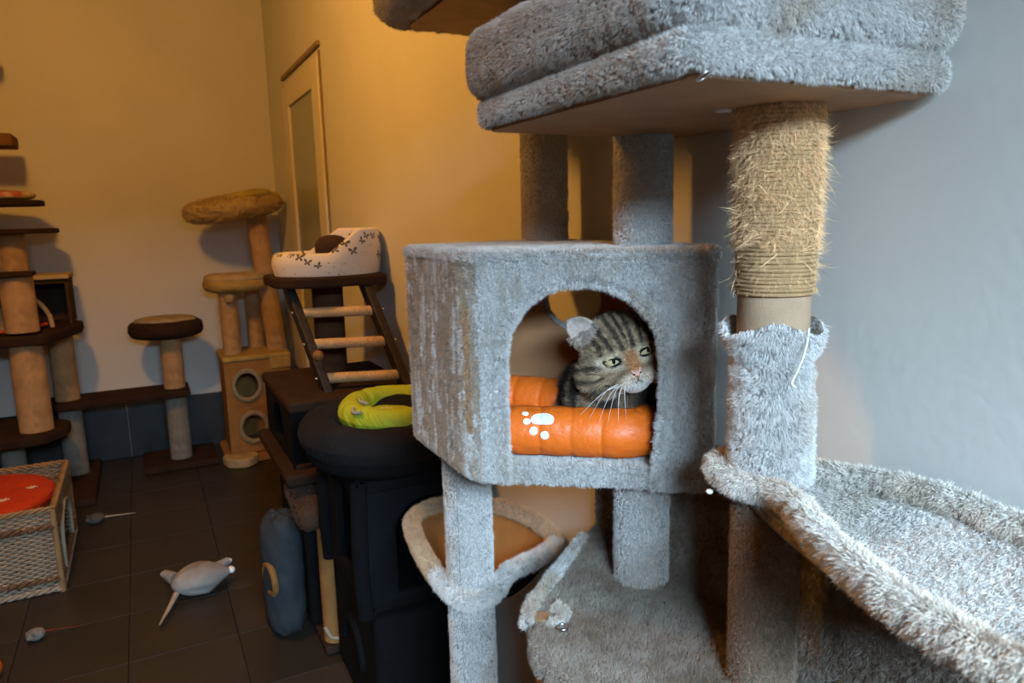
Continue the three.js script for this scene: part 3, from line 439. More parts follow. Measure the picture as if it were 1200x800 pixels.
{
  const t = thing('cat', 'brown tabby cat with white chin peering out of the grey condo', 'cat');
  // head frame: x to the viewer's right, y up, z out of the face; centimetres
  const view = V(-0.574, 0.203, 0.793), right = V(0.811, 0.007, 0.585), upv = V(0.113, 0.979, -0.169);
  const yaw = 0.29, pit = -0.22, roll = 0.27;
  const fz = view.clone().multiplyScalar(Math.cos(yaw)).addScaledVector(right, Math.sin(yaw)).addScaledVector(upv, Math.sin(pit)).normalize();
  let fx = right.clone().addScaledVector(fz, -right.dot(fz)).normalize(), fy = fz.clone().cross(fx); const fx2 = fx.clone().multiplyScalar(Math.cos(roll)).addScaledVector(fy, Math.sin(roll)); fy = fz.clone().cross(fx2); fx = fx2;
  const S = 0.01 * 1.28, HM = new THREE.Matrix4().makeBasis(fx.clone().multiplyScalar(S), fy.clone().multiplyScalar(S), fz.clone().multiplyScalar(S)); HM.setPosition(0.632, 1.052, -0.882);
  const HI = HM.clone().invert();
  const head = (x, y, z) => {
    const ax = Math.abs(x);
    let d = ell(x, y, z, 0, 0.7, -0.9, 4.3, 3.9, 4.2);
    d = smin(d, ell(ax, y, z, 2.7, -1.5, 0.0, 2.6, 2.3, 2.3), 1.6);
    d = smin(d, ell(x, y, z, 0, -1.3, 1.5, 3.0, 2.2, 2.2), 1.5);
    d = smin(d, caps(x, y, z, [0, 2.2, 2.0], [0, -1.0, 3.95], 1.35, 0.84), 1.1);
    d = smin(d, ell(ax, y, z, 0.98, -2.1, 3.3, 1.4, 1.02, 1.25), 0.6);
    d = smin(d, ell(x, y, z, 0, -2.95, 2.85, 1.2, 0.9, 1.05), 0.5);
    d = smin(d, ell(ax, y, z, 2.0, 1.75, 2.15, 1.3, 0.65, 0.9), 0.9);
    d = -smin(-d, ell(ax, y, z, 1.95, 0.40, 3.75, 0.98, 0.58, 1.1), 0.35);
    // ears: thin cupped shells
    const ex = ax - 3.05, ey = y - 3.2, ez = z + 0.6, cs = 0.80, sn = 0.60, lx = ex * cs - ey * sn, ly = ex * sn + ey * cs;
    const w = Math.max(0.05, 1.75 * Math.sqrt(Math.max(0, 1 - Math.max(0, (ly + 0.4) / 3.5) ** 2.4))), q = Math.min(1.3, Math.abs(lx) / w), z0 = -0.75 * (1 - q * q) - 0.12 * ly;
    const ear = Math.max(Math.abs(ez - z0) - 0.24, Math.abs(lx) - w, -ly - 1.3, ly - 3.2) * 0.7; return smin(d, ear, 0.55);
  };
  const hg = surface(head, V(-5.8, -4.6, -5.6), V(5.8, 7.0, 5.2), 0.22);
  // markings: follow the cat's coat
  const coat = (x, y, z) => {
    const ax = Math.abs(x), n = N3(x * 1.4, y * 1.4, z * 1.4), hair = N3(x * 6, y * 2.5, z * 6);
    let c = mix([0.46, 0.34, 0.215], [0.23, 0.155, 0.092], 0.5 + 0.9 * n + 0.8 * hair);
    const stripe = (v, w) => Math.max(0, 1 - Math.abs(v) / w);
    let k = 0;
    if (y > 1.4) { k = Math.max(k, stripe(ax - 0.55 - 0.12 * (y - 1.4), 0.36), stripe(ax - 1.75 - 0.16 * (y - 1.4), 0.38), stripe(ax - 2.9, 0.3), y > 2.6 ? stripe(x, 0.28) : 0); }
    if (z < 2.6 && ax > 2.4 && y < 1.6) k = Math.max(k, stripe(y - 0.15 + 0.22 * (ax - 2.4), 0.30), stripe(y + 1.15 + 0.12 * (ax - 2.4), 0.28), stripe(y + 2.3, 0.25));
    if (z < -0.5 && y > 2) k = Math.max(k, 0.55 + 0.5 * Math.sin(x * 3));
    c = mix(c, [0.018, 0.013, 0.010], Math.min(1, k * 1.9) * (0.85 + 0.3 * hair));
    const eye = Math.hypot((ax - 1.95) / 1.5, (y - 0.42) / 1.02); if (z > 1.2) c = mix(c, [0.66, 0.55, 0.40], (1.25 - eye) * 2.2); if (z > 1.2 && eye < 0.72) c = mix(c, [0.012, 0.01, 0.008], (0.74 - eye) * 12);
    if (ax < 1.1 && y < 1.6 && y > -1.4 && z > 2.2) c = mix(c, [0.45, 0.21, 0.085], (1.1 - ax) * 1.4 * Math.min(1, (1.6 - y)));
    const muz = Math.hypot(x / 2.2, (y + 2.4) / 1.4); if (z > 1.9) c = mix(c, [0.72, 0.59, 0.46], (1.12 - muz) * 2.6); if (z > 1.9 && y < -2.1) c = mix(c, [0.88, 0.85, 0.81], (1.8 - ax * 0.8) * (-2.0 - y) * 1.5);
    if (z > 0.5 && y < -2.9) c = mix(c, [0.78, 0.73, 0.66], (-2.9 - y) * 1.1);
    { const lx = (ax - 3.05) * 0.80 - (y - 3.2) * 0.60, ly = (ax - 3.05) * 0.60 + (y - 3.2) * 0.80, w = Math.max(0.05, 1.75 * Math.sqrt(Math.max(0, 1 - Math.max(0, (ly + 0.4) / 3.5) ** 2.4))), q = Math.min(1.3, Math.abs(lx) / w), z0 = -0.6 - 0.75 * (1 - q * q) - 0.12 * ly; if (ly > -0.3 && z > z0 && Math.abs(lx) < w - 0.2) c = mix([0.56, 0.46, 0.42], [0.40, 0.33, 0.28], 0.5 + hair); else if (ly > 0.4) c = z > z0 ? [0.46, 0.38, 0.29] : [0.16, 0.12, 0.085]; }
    return c;
  };
  // body, in metres
  const H = p => V(...p).applyMatrix4(HM).toArray(), neck = H([0, -2.2, -3.0]);
  const body = (x, y, z) => {
    let d = ell(x, y, z, 0.648, 0.972, -0.945, 0.046, 0.062, 0.065);
    d = smin(d, ell(x, y, z, 0.650, 0.958, -0.995, 0.042, 0.055, 0.06), 0.05);
    d = smin(d, caps(x, y, z, neck, [0.632, 0.975, -0.925], 0.044, 0.05), 0.04);
    d = smin(d, caps(x, y, z, [0.618, 0.960, -0.94], [0.612, 0.955, -0.925], 0.024, 0.019), 0.02);
    d = smin(d, caps(x, y, z, [0.655, 0.960, -0.92], [0.650, 0.955, -0.90], 0.022, 0.018), 0.02);
    return smin(d, caps(x, y, z, [0.63, 0.945, -1.03], [0.60, 0.942, -1.0], 0.018, 0.013), 0.02);
  };
  const bg = surface(body, V(0.50, 0.88, -1.13), V(0.72, 1.10, -0.82), 0.006);
  const bodyCoat = (x, y, z) => { const u = (x - 0.6) * 0.6 + (z + 0.95) * 0.8, s = Math.sin(u * 150 + 2 * N3(x * 20, y * 20, z * 20)); return mix([0.27, 0.195, 0.125], [0.03, 0.022, 0.017], 0.5 + 0.6 * s + 0.5 * N3(x * 70, y * 70, z * 70)); };
  const paint = (g, fn) => { const p = g.attributes.position, c = new Float32Array(p.count * 3); for (let i = 0; i < p.count; i++) c.set(fn(p.getX(i), p.getY(i), p.getZ(i)), i * 3); g.setAttribute('color', new THREE.BufferAttribute(c, 3)); return g; };
  paint(hg, coat); paint(bg, bodyCoat); const hgl = hg.clone(); hg.applyMatrix4(HM);
  const cm = new THREE.MeshStandardMaterial({ vertexColors: true, roughness: 0.9 });
  const keepA = g => { const o = g.toNonIndexed(); for (const k of Object.keys(o.attributes)) if (!['position', 'normal', 'color'].includes(k)) o.deleteAttribute(k); return o; };
  const bm = part('body', mergeGeometries([keepA(hg), keepA(bg)]), cm, t);
  const v = V(); const loc = a => v.copy(a).applyMatrix4(HI);
  const hgF = hg.clone(); hgF.deleteAttribute('color');
  const facing = V();
  fur(bm, { geo: hgF, name: 'head_fur', tuft: 'hair', density: 900000, len: 0.0078, lean: fy.clone().multiplyScalar(-0.1).addScaledVector(fz, -0.75).toArray(), mess: 0.38, clump: 0.3, freq: 60, jit: 0.38,
    keep: a => { loc(a); const e = Math.hypot((Math.abs(v.x) - 1.95) / 1.05, (v.y - 0.40) / 0.58); return !(v.z > 1.6 && e < 1) && !(Math.abs(v.x) < 0.5 && Math.abs(v.y + 1.2) < 0.4 && v.z > 3.6); },
    lenFn: a => { loc(a); const ax = Math.abs(v.x); return v.z > 2.2 ? 0.45 : (ax > 2.6 && v.y < 0 ? 1.7 : v.y > 3.7 && ax > 2 ? 0.25 : 0.9); }, colFn: a => { loc(a); return coat(v.x, v.y, v.z); } });
  fur(bm, { geo: (() => { const g = bg.clone(); g.deleteAttribute('color'); return g; })(), name: 'body_fur', tuft: 'hair', density: 200000, len: 0.010, lean: [-0.3, -0.4, -0.2], mess: 0.4, clump: 0.5, colFn: a => bodyCoat(a.x, a.y, a.z) });
  // eyes
  const inHead = g => g.applyMatrix4(HM);
  for (const s of [-1, 1]) {
    const c = V(s * 1.93, 0.42, 2.42), look = V(0.22, 0.05, 1).normalize(), q = new THREE.Quaternion().setFromUnitVectors(V(0, 0, 1), look.clone().add(V(s * 0.18, 0, 0)).normalize());
    const at = g => inHead(g.applyQuaternion(q).translate(c.x, c.y, c.z));
    const eye = part('eye', at(new THREE.SphereGeometry(0.96, 28, 20)), mats.eyeIris ?? (mats.eyeIris = new THREE.MeshPhysicalMaterial({ color: new THREE.Color(0.54, 0.44, 0.26), roughness: 0.12, clearcoat: 1, clearcoatRoughness: 0.02 })), t, 'pale green eye');
    part('pupil', at(new THREE.SphereGeometry(0.972, 20, 20, 0, 6.2832, 0, 0.29).rotateX(Math.PI / 2).scale(0.8, 1.1, 1)), mats.pupil ?? (mats.pupil = new THREE.MeshPhysicalMaterial({ color: 0x050505, roughness: 0.08, clearcoat: 1 })), eye);
    part('eyelid', inHead(tube([[s * 1.12, 0.24, 3.34], [s * 1.45, 0.62, 3.34], [s * 1.98, 0.75, 3.28], [s * 2.55, 0.66, 2.93], [s * 2.88, 0.45, 2.5], [s * 2.6, 0.14, 2.86], [s * 2.0, -0.02, 3.22], [s * 1.45, 0.04, 3.34]], 0.13, 50, 6, true)), M.black, eye);
  }
  const nose = new THREE.Shape(); nose.moveTo(-0.55, 0.3); nose.quadraticCurveTo(0, 0.46, 0.55, 0.3); nose.quadraticCurveTo(0.5, -0.1, 0.1, -0.42); nose.quadraticCurveTo(0, -0.5, -0.1, -0.42); nose.quadraticCurveTo(-0.5, -0.1, -0.55, 0.3);
  const np = part('nose', inHead(new THREE.ExtrudeGeometry(nose, { depth: 0.25, bevelEnabled: true, bevelThickness: 0.16, bevelSize: 0.1, bevelSegments: 4 }).rotateX(-0.35).translate(0, -1.2, 4.36)), mat('nosePink', [0.60, 0.27, 0.22], { map: null, bump: null, rough: 0.5 }), t, 'pink nose');
  part('nostril', merge([-1, 1].map(s => inHead(new THREE.SphereGeometry(0.13, 10, 8).scale(1.2, 0.7, 0.6).translate(s * 0.36, -1.28, 4.77)))), M.black, np);
  part('mouth', merge([inHead(tube([[0, -1.65, 4.62], [0, -1.95, 4.56], [0, -2.15, 4.48]], 0.07, 14, 5)), ...[-1, 1].map(s => inHead(tube([[0, -2.13, 4.48], [s * 0.4, -2.5, 4.36], [s * 0.95, -2.64, 4.14], [s * 1.55, -2.5, 3.7]], 0.075, 20, 5)))]), mat('lip', [0.05, 0.03, 0.025], { map: null, bump: null }), t);
  const wl = [[-4.8, -6.2, 4.0], [-5.7, -5.9, 3.5], [-6.6, -5.3, 3.0], [-7.2, -4.5, 2.4], [-2.6, -6.1, 4.6], [-3.6, -6.3, 4.3]];
  for (const s of [-1, 1]) wl.forEach(([x, y, z], k) => { const a = [s * (1.15 + 0.22 * (k % 3)), -1.9 - 0.22 * (k % 2) - 0.05 * k, 4.1 - 0.1 * (k % 3)]; part('whisker', inHead(tube([a, [a[0] * 0.55 - s * -x * -0.42, a[1] * 0.75 + y * 0.16, a[2] * 0.6 + z * 0.48], [s * -x, y, z]], 0.052, 24, 5, false, u => 1 - 0.85 * u)), M.white, t); });
}

// ------------------------------------------------------------------ charcoal tree with the round bed
function archPanel(w, h, d, aw, ah, y0, uv = true) {                         // upright panel in x-y with an arched hole, centred on x
  const s = new THREE.Shape(); s.moveTo(-w / 2, 0); s.lineTo(w / 2, 0); s.lineTo(w / 2, h); s.lineTo(-w / 2, h); s.closePath();
  const o = new THREE.Path(); o.moveTo(-aw / 2, y0); o.lineTo(-aw / 2, y0 + ah - aw / 2); o.absarc(0, y0 + ah - aw / 2, aw / 2, Math.PI, 0, true); o.lineTo(aw / 2, y0); o.closePath(); s.holes.push(o);
  return new THREE.ExtrudeGeometry(s, { depth: d, bevelEnabled: true, bevelSize: 0.005, bevelThickness: 0.005, bevelSegments: 2, curveSegments: 20 });
}
function softRing(cx, cy, cz, rx, rz, r, ry = r, seg = 90, wob = 0.05, f = 3) {
  const g = new THREE.TorusGeometry(1, 1, 16, seg), P = g.attributes.position;
  for (let i = 0; i <= 16; i++) for (let j = 0; j <= seg; j++) { const k = i * (seg + 1) + j, u = j / seg * 6.2832, v = i / 16 * 6.2832, w = 1 + wob * N3(Math.cos(u) * f, Math.sin(u) * f, cx * 9 + cz * 5); P.setXYZ(k, cx + (rx + r * w * Math.cos(v)) * Math.cos(u), cy + ry * w * Math.sin(v), cz + (rz + r * w * Math.cos(v)) * Math.sin(u)); }
  g.computeVertexNormals(); return uvBoxSmooth(g);
}
{
  const t = thing('cat_tree', 'charcoal plush cat tree with a round bed holding the lime cushion', 'cat tree');
  const x = 0.505, z = -1.76;
  const low = part('lower_condo', rbox(0.405, 0.725, 0, 0.33, -1.975, -1.55, 0.02), M.charcoal, t);
  const lp = part('arch_trim', (() => { const g = new THREE.TorusGeometry(0.09, 0.012, 8, 40, Math.PI); g.rotateY(-Math.PI / 2).translate(0.404, 0.14, -1.76); return g; })(), M.charcoalBlue, low);
  const up = part('upper_condo', (() => { const g = merge([rbox(0.40, 0.72, 0.33, 0.36, -1.95, -1.58, 0.01), rbox(0.40, 0.72, 0.63, 0.66, -1.95, -1.58, 0.01), rbox(0.70, 0.72, 0.34, 0.65, -1.95, -1.58, 0.008), rbox(0.41, 0.72, 0.34, 0.65, -1.95, -1.93, 0.008)]); return g; })(), M.charcoal, t);
  part('front_panel', archPanel(0.32, 0.32, 0.012, 0.17, 0.24, 0.03).translate(0.56, 0.335, -1.60), M.charcoalBlue, up);
  part('side_panel', archPanel(0.36, 0.32, 0.012, 0.18, 0.25, 0.03).rotateY(-Math.PI / 2).translate(0.415, 0.335, -1.765), M.charcoalBlue, up);
  for (const [a, b] of [[0.395, -1.585], [0.395, -1.945]]) part('rolled_edge', tube([[a, 0.33, b], [a - 0.005, 0.45, b], [a, 0.66, b]], 0.02, 20, 10), M.charcoal, up);
  const bed = part('bed', blob(x, 0.69, z, 0.185, 0.045, 0.215, 2.6, 48, 24), M.charcoal, t);
  const bol = part('bolster', softRing(x, 0.735, z, 0.150, 0.178, 0.052, 0.047, 100, 0.07), mat('charcoalFelt', [0.020, 0.0185, 0.020], { bs: 0.003 }), bed);
  fur(bol, { tuft: 'fine', density: 40000, len: 0.006, lean: [0, -0.3, 0], col: [0.026, 0.024, 0.026], jit: 0.4 });
}
{
  const cx = 0.565, cz = -1.80, t = thing('cat_cushion', 'lime green ring cushion lying in the charcoal round bed', 'cushion', [cx, 0.722, cz]);
  part('bolster', softRing(0, 0.045, 0, 0.118, 0.135, 0.034, 0.036, 110, 0.16, 5), M.lime, t);
  part('pad', blob(0, 0.022, 0, 0.115, 0.02, 0.13, 2.6, 40, 16, 0.05), M.lime, t);
  const paw = (x, z, s) => part('paw_print', merge([[0, 0, 1, 0.8], [-1.3, -0.5, 0.45, 0.5], [-0.55, -1.25, 0.45, 0.55], [0.5, -1.25, 0.45, 0.55], [1.3, -0.5, 0.45, 0.5]].map(([a, b, rx, rz]) => new THREE.SphereGeometry(1, 14, 8).scale(rx * s, 0.0015, rz * s).translate(x + a * s, 0.041, z + b * s))), mat('limePale', [0.62, 0.68, 0.30], { map: null, bump: null }), t);
  paw(0.045, 0.055, 0.014); paw(-0.02, -0.03, 0.012);
  part('torn_seam', tube([[-0.128, 0.078, 0.05], [-0.135, 0.073, 0.075], [-0.120, 0.075, 0.095]], 0.005, 16, 6), mat('stuffing', [0.62, 0.60, 0.40], {}), t, 'pale stuffing at a torn seam');
  part('torn_seam', tube([[-0.095, 0.082, -0.01], [-0.10, 0.083, 0.015], [-0.085, 0.078, 0.03]], 0.005, 16, 6), mats.stuffing, t);
  part('care_tag', rbox(0.02, 0.05, 0.010, 0.020, 0.155, 0.185, 0.002), M.greyFelt, t);
}
// ------------------------------------------------------------------ dark tree with ladder, behind it
{
  const t = thing('cat_tree', 'dark brown cat tree with a slanting wooden ladder below its bed', 'cat tree');
  const pl = part('top_platform', prism([[0.362, -2.60], [0.362, -2.34], [0.45, -2.28], [0.716, -2.28], [0.728, -2.60]], 1.055, 1.088, 0.05, 0.008), M.darkBrown, t);
  part('post', cyl(0.560, -2.50, 0.74, 1.056, 0.052), mat('postBrown', [0.16, 0.075, 0.035], { bump: ringBump, bs: 0.003 }), t);
  const rails = [[V(0.412, 1.062, -2.40), V(0.470, 0.742, -2.19)], [V(0.640, 1.062, -2.32), V(0.700, 0.742, -2.11)]];
  const rail = rails.map(([a, b]) => { const g = new RoundedBoxGeometry(0.05, a.distanceTo(b) + 0.02, 0.028, 2, 0.006); g.applyMatrix4(new THREE.Matrix4().lookAt(a, b, V(1, 0, 0)).multiply(new THREE.Matrix4().makeRotationX(Math.PI / 2))); const m = a.clone().add(b).multiplyScalar(0.5); g.translate(m.x, m.y, m.z); return part('ladder_rail', uvBox(g), mat('railDark', [0.022, 0.014, 0.011], { map: woodTex, bump: null, rough: 0.5 }), t); });
  [0.27, 0.56, 0.87].forEach((k, i) => { const a = rails[0][0].clone().lerp(rails[0][1], k), b = rails[1][0].clone().lerp(rails[1][1], k + 0.0); part('rung', rod(a, b, 0.0165, 14), mat('rungSisal', [0.86, 0.54, 0.26], { bump: ringBump, bs: 0.002 }), t); for (const [q, s] of [[a, -1], [b, 1]]) part('screw', new THREE.SphereGeometry(0.005, 8, 6).translate(q.x + s * 0.02, q.y + 0.004, q.z + 0.017), M.steel, t); });
  part('toy_ball', new THREE.SphereGeometry(0.016, 16, 12).translate(0.452, 0.86, -2.20), M.tan, t);
  const c = part('condo', merge([rbox(0.335, 0.725, 0.715, 0.75, -2.60, -2.09, 0.012), rbox(0.345, 0.72, 0.54, 0.56, -2.59, -2.10, 0.008), rbox(0.70, 0.722, 0.55, 0.72, -2.59, -2.10, 0.006), rbox(0.345, 0.72, 0.55, 0.72, -2.59, -2.57, 0.006)]), M.darkBrown, t);
  part('front_panel', archPanel(0.36, 0.17, 0.01, 0.10, 0.13, 0.02).translate(0.525, 0.555, -2.12), M.charcoal, c);
  part('side_panel', archPanel(0.46, 0.17, 0.01, 0.20, 0.13, 0.015).rotateY(-Math.PI / 2).translate(0.357, 0.555, -2.345), M.charcoal, c);
  part('platform', rbox(0.31, 0.725, 0.505, 0.545, -2.62, -2.06, 0.015), M.darkBrown, t);
  part('lower_body', rbox(0.36, 0.725, 0.03, 0.51, -2.55, -2.12, 0.015), M.charcoal, t);
  part('base_plate', rbox(0.372, 0.725, 0, 0.03, -2.65, -1.99, 0.01), M.darkBrown, t);
  const g = rbox(0.325, 0.48, 0.41, 0.485, -2.22, -1.99, 0.03, 4), P = g.attributes.position; for (let i = 0; i < P.count; i++) P.setY(i, P.getY(i) - (P.getZ(i) + 2.11) * 0.18); g.computeVertexNormals();
  const s = part('step', g, M.midBrown, t, 'brown plush step'); fur(s, { tuft: 'fine', density: 30000, len: 0.006, lean: [0, -0.2, 0.2], col: [0.10, 0.055, 0.036], jit: 0.35 });
  part('step_post', cyl(0.415, -2.035, 0.02, 0.42, 0.037), M.tan, t, 'tan post');
  part('sisal_scrap', tube([[0.375, 0.09, -1.998], [0.395, 0.055, -1.992], [0.43, 0.05, -1.994], [0.45, 0.075, -2.006]], 0.006, 24, 6), M.creamFur, t, 'loose cream strip');
}
{
  const t = thing('cat_bed', 'whitish cat bed printed with grey butterflies on the ladder tree', 'cat bed');
  const cx = 0.555, cz = -2.44, rx = 0.172, rz = 0.148, y0 = 1.09, seg = 120, P = [], U = [], I = [];
  const hgt = a => { const s = (Math.cos(a) + 1) / 2; return 0.072 + 0.075 * Math.max(0, Math.min(1, (s - 0.42) / 0.3)) ** 1 * 1; };
  for (let i = 0; i <= seg; i++) { const a = i / seg * 6.2832, h = hgt(a); for (const [o, y] of [[0, 0], [0.008, h * 0.5], [0.002, h - 0.008], [-0.008, h], [-0.024, h - 0.012], [-0.03, 0.02]]) { P.push(cx + (rx + o) * Math.cos(a), y0 + y, cz + (rz + o) * Math.sin(a)); U.push(a * 0.16, y); } }
  for (let i = 0; i < seg; i++) for (let k = 0; k < 5; k++) { const a = i * 6 + k, b = a + 6; I.push(a, a + 1, b, b, a + 1, b + 1); }
  const g = new THREE.BufferGeometry(); g.setAttribute('position', new THREE.Float32BufferAttribute(P, 3)); g.setAttribute('uv', new THREE.Float32BufferAttribute(U, 2)); g.setIndex(I); g.computeVertexNormals();
  const cv = document.createElement('canvas'); cv.width = 1024; cv.height = 256; const x = cv.getContext('2d'); x.fillStyle = '#d9d0c8'; x.fillRect(0, 0, 1024, 256);
  const r = mulberry(77), bf = (px, py, s, a) => { x.save(); x.translate(px, py); x.rotate(a); x.fillStyle = '#5a5048'; for (const q of [-1, 1]) { x.beginPath(); x.moveTo(0, 0); x.quadraticCurveTo(q * s * 0.4, -s * 1.1, q * s, -s * 0.8); x.quadraticCurveTo(q * s * 1.05, -s * 0.1, 0, 0.05 * s); x.fill(); x.beginPath(); x.moveTo(0, 0); x.quadraticCurveTo(q * s * 0.9, 0.1 * s, q * s * 0.65, s * 0.6); x.quadraticCurveTo(q * s * 0.2, s * 0.7, 0, 0.1 * s); x.fill(); } x.restore(); };
  for (let k = 0; k < 22; k++) bf(20 + k * 46 + r() * 14, 40 + r() * 170, 17 + r() * 14, (r() - 0.5) * 1.6);
  x.fillStyle = '#8d8078'; for (let k = 0; k < 90; k++) { x.beginPath(); x.arc(r() * 1024, r() * 256, 1.5 + 3 * r(), 0, 7); x.fill(); }
  const tx = new THREE.CanvasTexture(cv); tx.colorSpace = THREE.SRGBColorSpace; tx.wrapS = tx.wrapT = THREE.RepeatWrapping; tx.repeat.set(1 / 0.6, 1 / 0.15);
  part('side_wall', g, new THREE.MeshStandardMaterial({ map: tx, roughness: 0.85, side: THREE.DoubleSide }), t, 'butterfly print');
  part('pad', blob(cx, y0 + 0.03, cz, rx - 0.03, 0.03, rz - 0.03, 2.6, 40, 16), M.midBrown, t);
  part('back_cushion', blob(cx + 0.04, y0 + 0.08, cz - 0.095, 0.06, 0.045, 0.028, 2.2, 30, 16), M.midBrown, t, 'brown plush');
}
// ------------------------------------------------------------------ tunnel on the floor
{
  const t = thing('cat_tunnel', 'slate grey soft tunnel with tan rim standing beside the ladder tree', 'tunnel', [0.300, 0, -2.21]);
  part('tube_wall', blob(0, 0.19, 0, 0.062, 0.19, 0.085, 5, 40, 30, 0.06), mat('slate', [0.050, 0.058, 0.066], { bs: 0.003 }), t);
  const rim = part('rim', new THREE.TorusGeometry(0.045, 0.010, 8, 36), M.tan, t, 'tan piping'); rim.rotation.set(0.2, -1.4, 0); rim.position.set(-0.045, 0.20, 0.05);
}
// ------------------------------------------------------------------ yellow tree in the corner
{
  const t = thing('cat_tree', 'yellow tan cat tree with two round holes in the corner', 'cat tree');
  const s = new THREE.Shape(); s.moveTo(-0.165, 0); s.lineTo(0.165, 0); s.lineTo(0.165, 0.50); s.lineTo(-0.165, 0.50); s.closePath();
  const holes = [[-0.062, 0.365], [-0.045, 0.135]]; for (const [a, b] of holes) { const o = new THREE.Path(); o.absellipse(a, b, 0.066, 0.078, 0, 6.2832, true); s.holes.push(o); }
  const c = part('condo', merge([rbox(0.335, 0.665, 0.04, 0.06, -4.30, -4.0, 0.006), rbox(0.335, 0.665, 0.53, 0.555, -4.30, -4.0, 0.006), rbox(0.335, 0.35, 0.05, 0.55, -4.30, -4.0, 0.006), rbox(0.65, 0.665, 0.05, 0.55, -4.30, -4.0, 0.006), rbox(0.335, 0.665, 0.05, 0.55, -4.30, -4.285, 0.006)]), M.tan, t);
  part('front_panel', new THREE.ExtrudeGeometry(s, { depth: 0.012, bevelEnabled: true, bevelSize: 0.004, bevelThickness: 0.004, bevelSegments: 2, curveSegments: 24 }).translate(0.50, 0.05, -4.005), M.tan, c);
  part('inner_lining', rbox(0.351, 0.649, 0.061, 0.529, -4.284, -4.27, 0.004), M.tan, c);
  for (const [a, b] of holes) part('hole_rim', new THREE.TorusGeometry(0.07, 0.013, 8, 40).scale(0.95, 1.12, 1).translate(0.50 + a, 0.05 + b, -3.985), M.creamFur, c, 'cream plush rim');
  part('edge_trim', merge([rbox(0.325, 0.675, 0.545, 0.575, -4.31, -3.98, 0.012), rbox(0.56, 0.672, 0.49, 0.55, -4.0, -3.978, 0.008)]), M.yellow, c);
  part('base_plate', prism([[0.30, -4.34], [0.30, -3.95], [0.70, -3.95], [0.70, -4.34]], 0, 0.04, 0.05, 0.006), M.tan, t);
  part('base_flap', prism([[0.28, -4.02], [0.30, -3.90], [0.40, -3.86], [0.46, -3.93], [0.46, -4.0]], 0.0, 0.05, 0.04, 0.012), M.cream, t);
  part('post', cyl(0.393, -4.10, 0.57, 0.905, 0.047), M.sisalFar, t);
  part('post', rod(V(0.628, 0.57, -4.12), V(0.575, 1.30, -4.14), 0.052, 28), M.sisalFar, t);
  part('post', cyl(0.54, -4.26, 0.57, 0.905, 0.045), M.sisalFar, t);
  const mid = part('middle_bed', blob(0.445, 0.945, -4.14, 0.165, 0.048, 0.16, 3.2, 48, 20, 0.04), M.yellow, t);
  part('bed_rim', softRing(0.445, 0.975, -4.14, 0.13, 0.125, 0.03, 0.025, 80, 0.08), M.cream, mid);
  const top = blob(0, 0, 0, 0.25, 0.062, 0.15, 2.8, 56, 24, 0.05); top.rotateZ(0.14).rotateX(0.05).translate(0.462, 1.345, -4.12);
  const tb = part('top_bed', top, M.cream, t); fur(tb, { tuft: 'fine', density: 14000, len: 0.012, lean: [0, 0, 0.2], col: [0.56, 0.41, 0.20], jit: 0.2 });
  part('top_pillow', blob(0, 0, 0, 0.12, 0.03, 0.10, 2.4, 40, 16, 0.05).rotateZ(0.14).translate(0.54, 1.405, -4.10), mat('pillowYellow', [0.62, 0.50, 0.16], { bs: 0.002 }), tb);
  part('toy_ball', new THREE.SphereGeometry(0.027, 20, 14).translate(0.395, 0.875, -4.035), M.cream, t);
  part('ball_string', cyl(0.395, -4.035, 0.88, 0.93, 0.002, 6), M.cream, t);
}
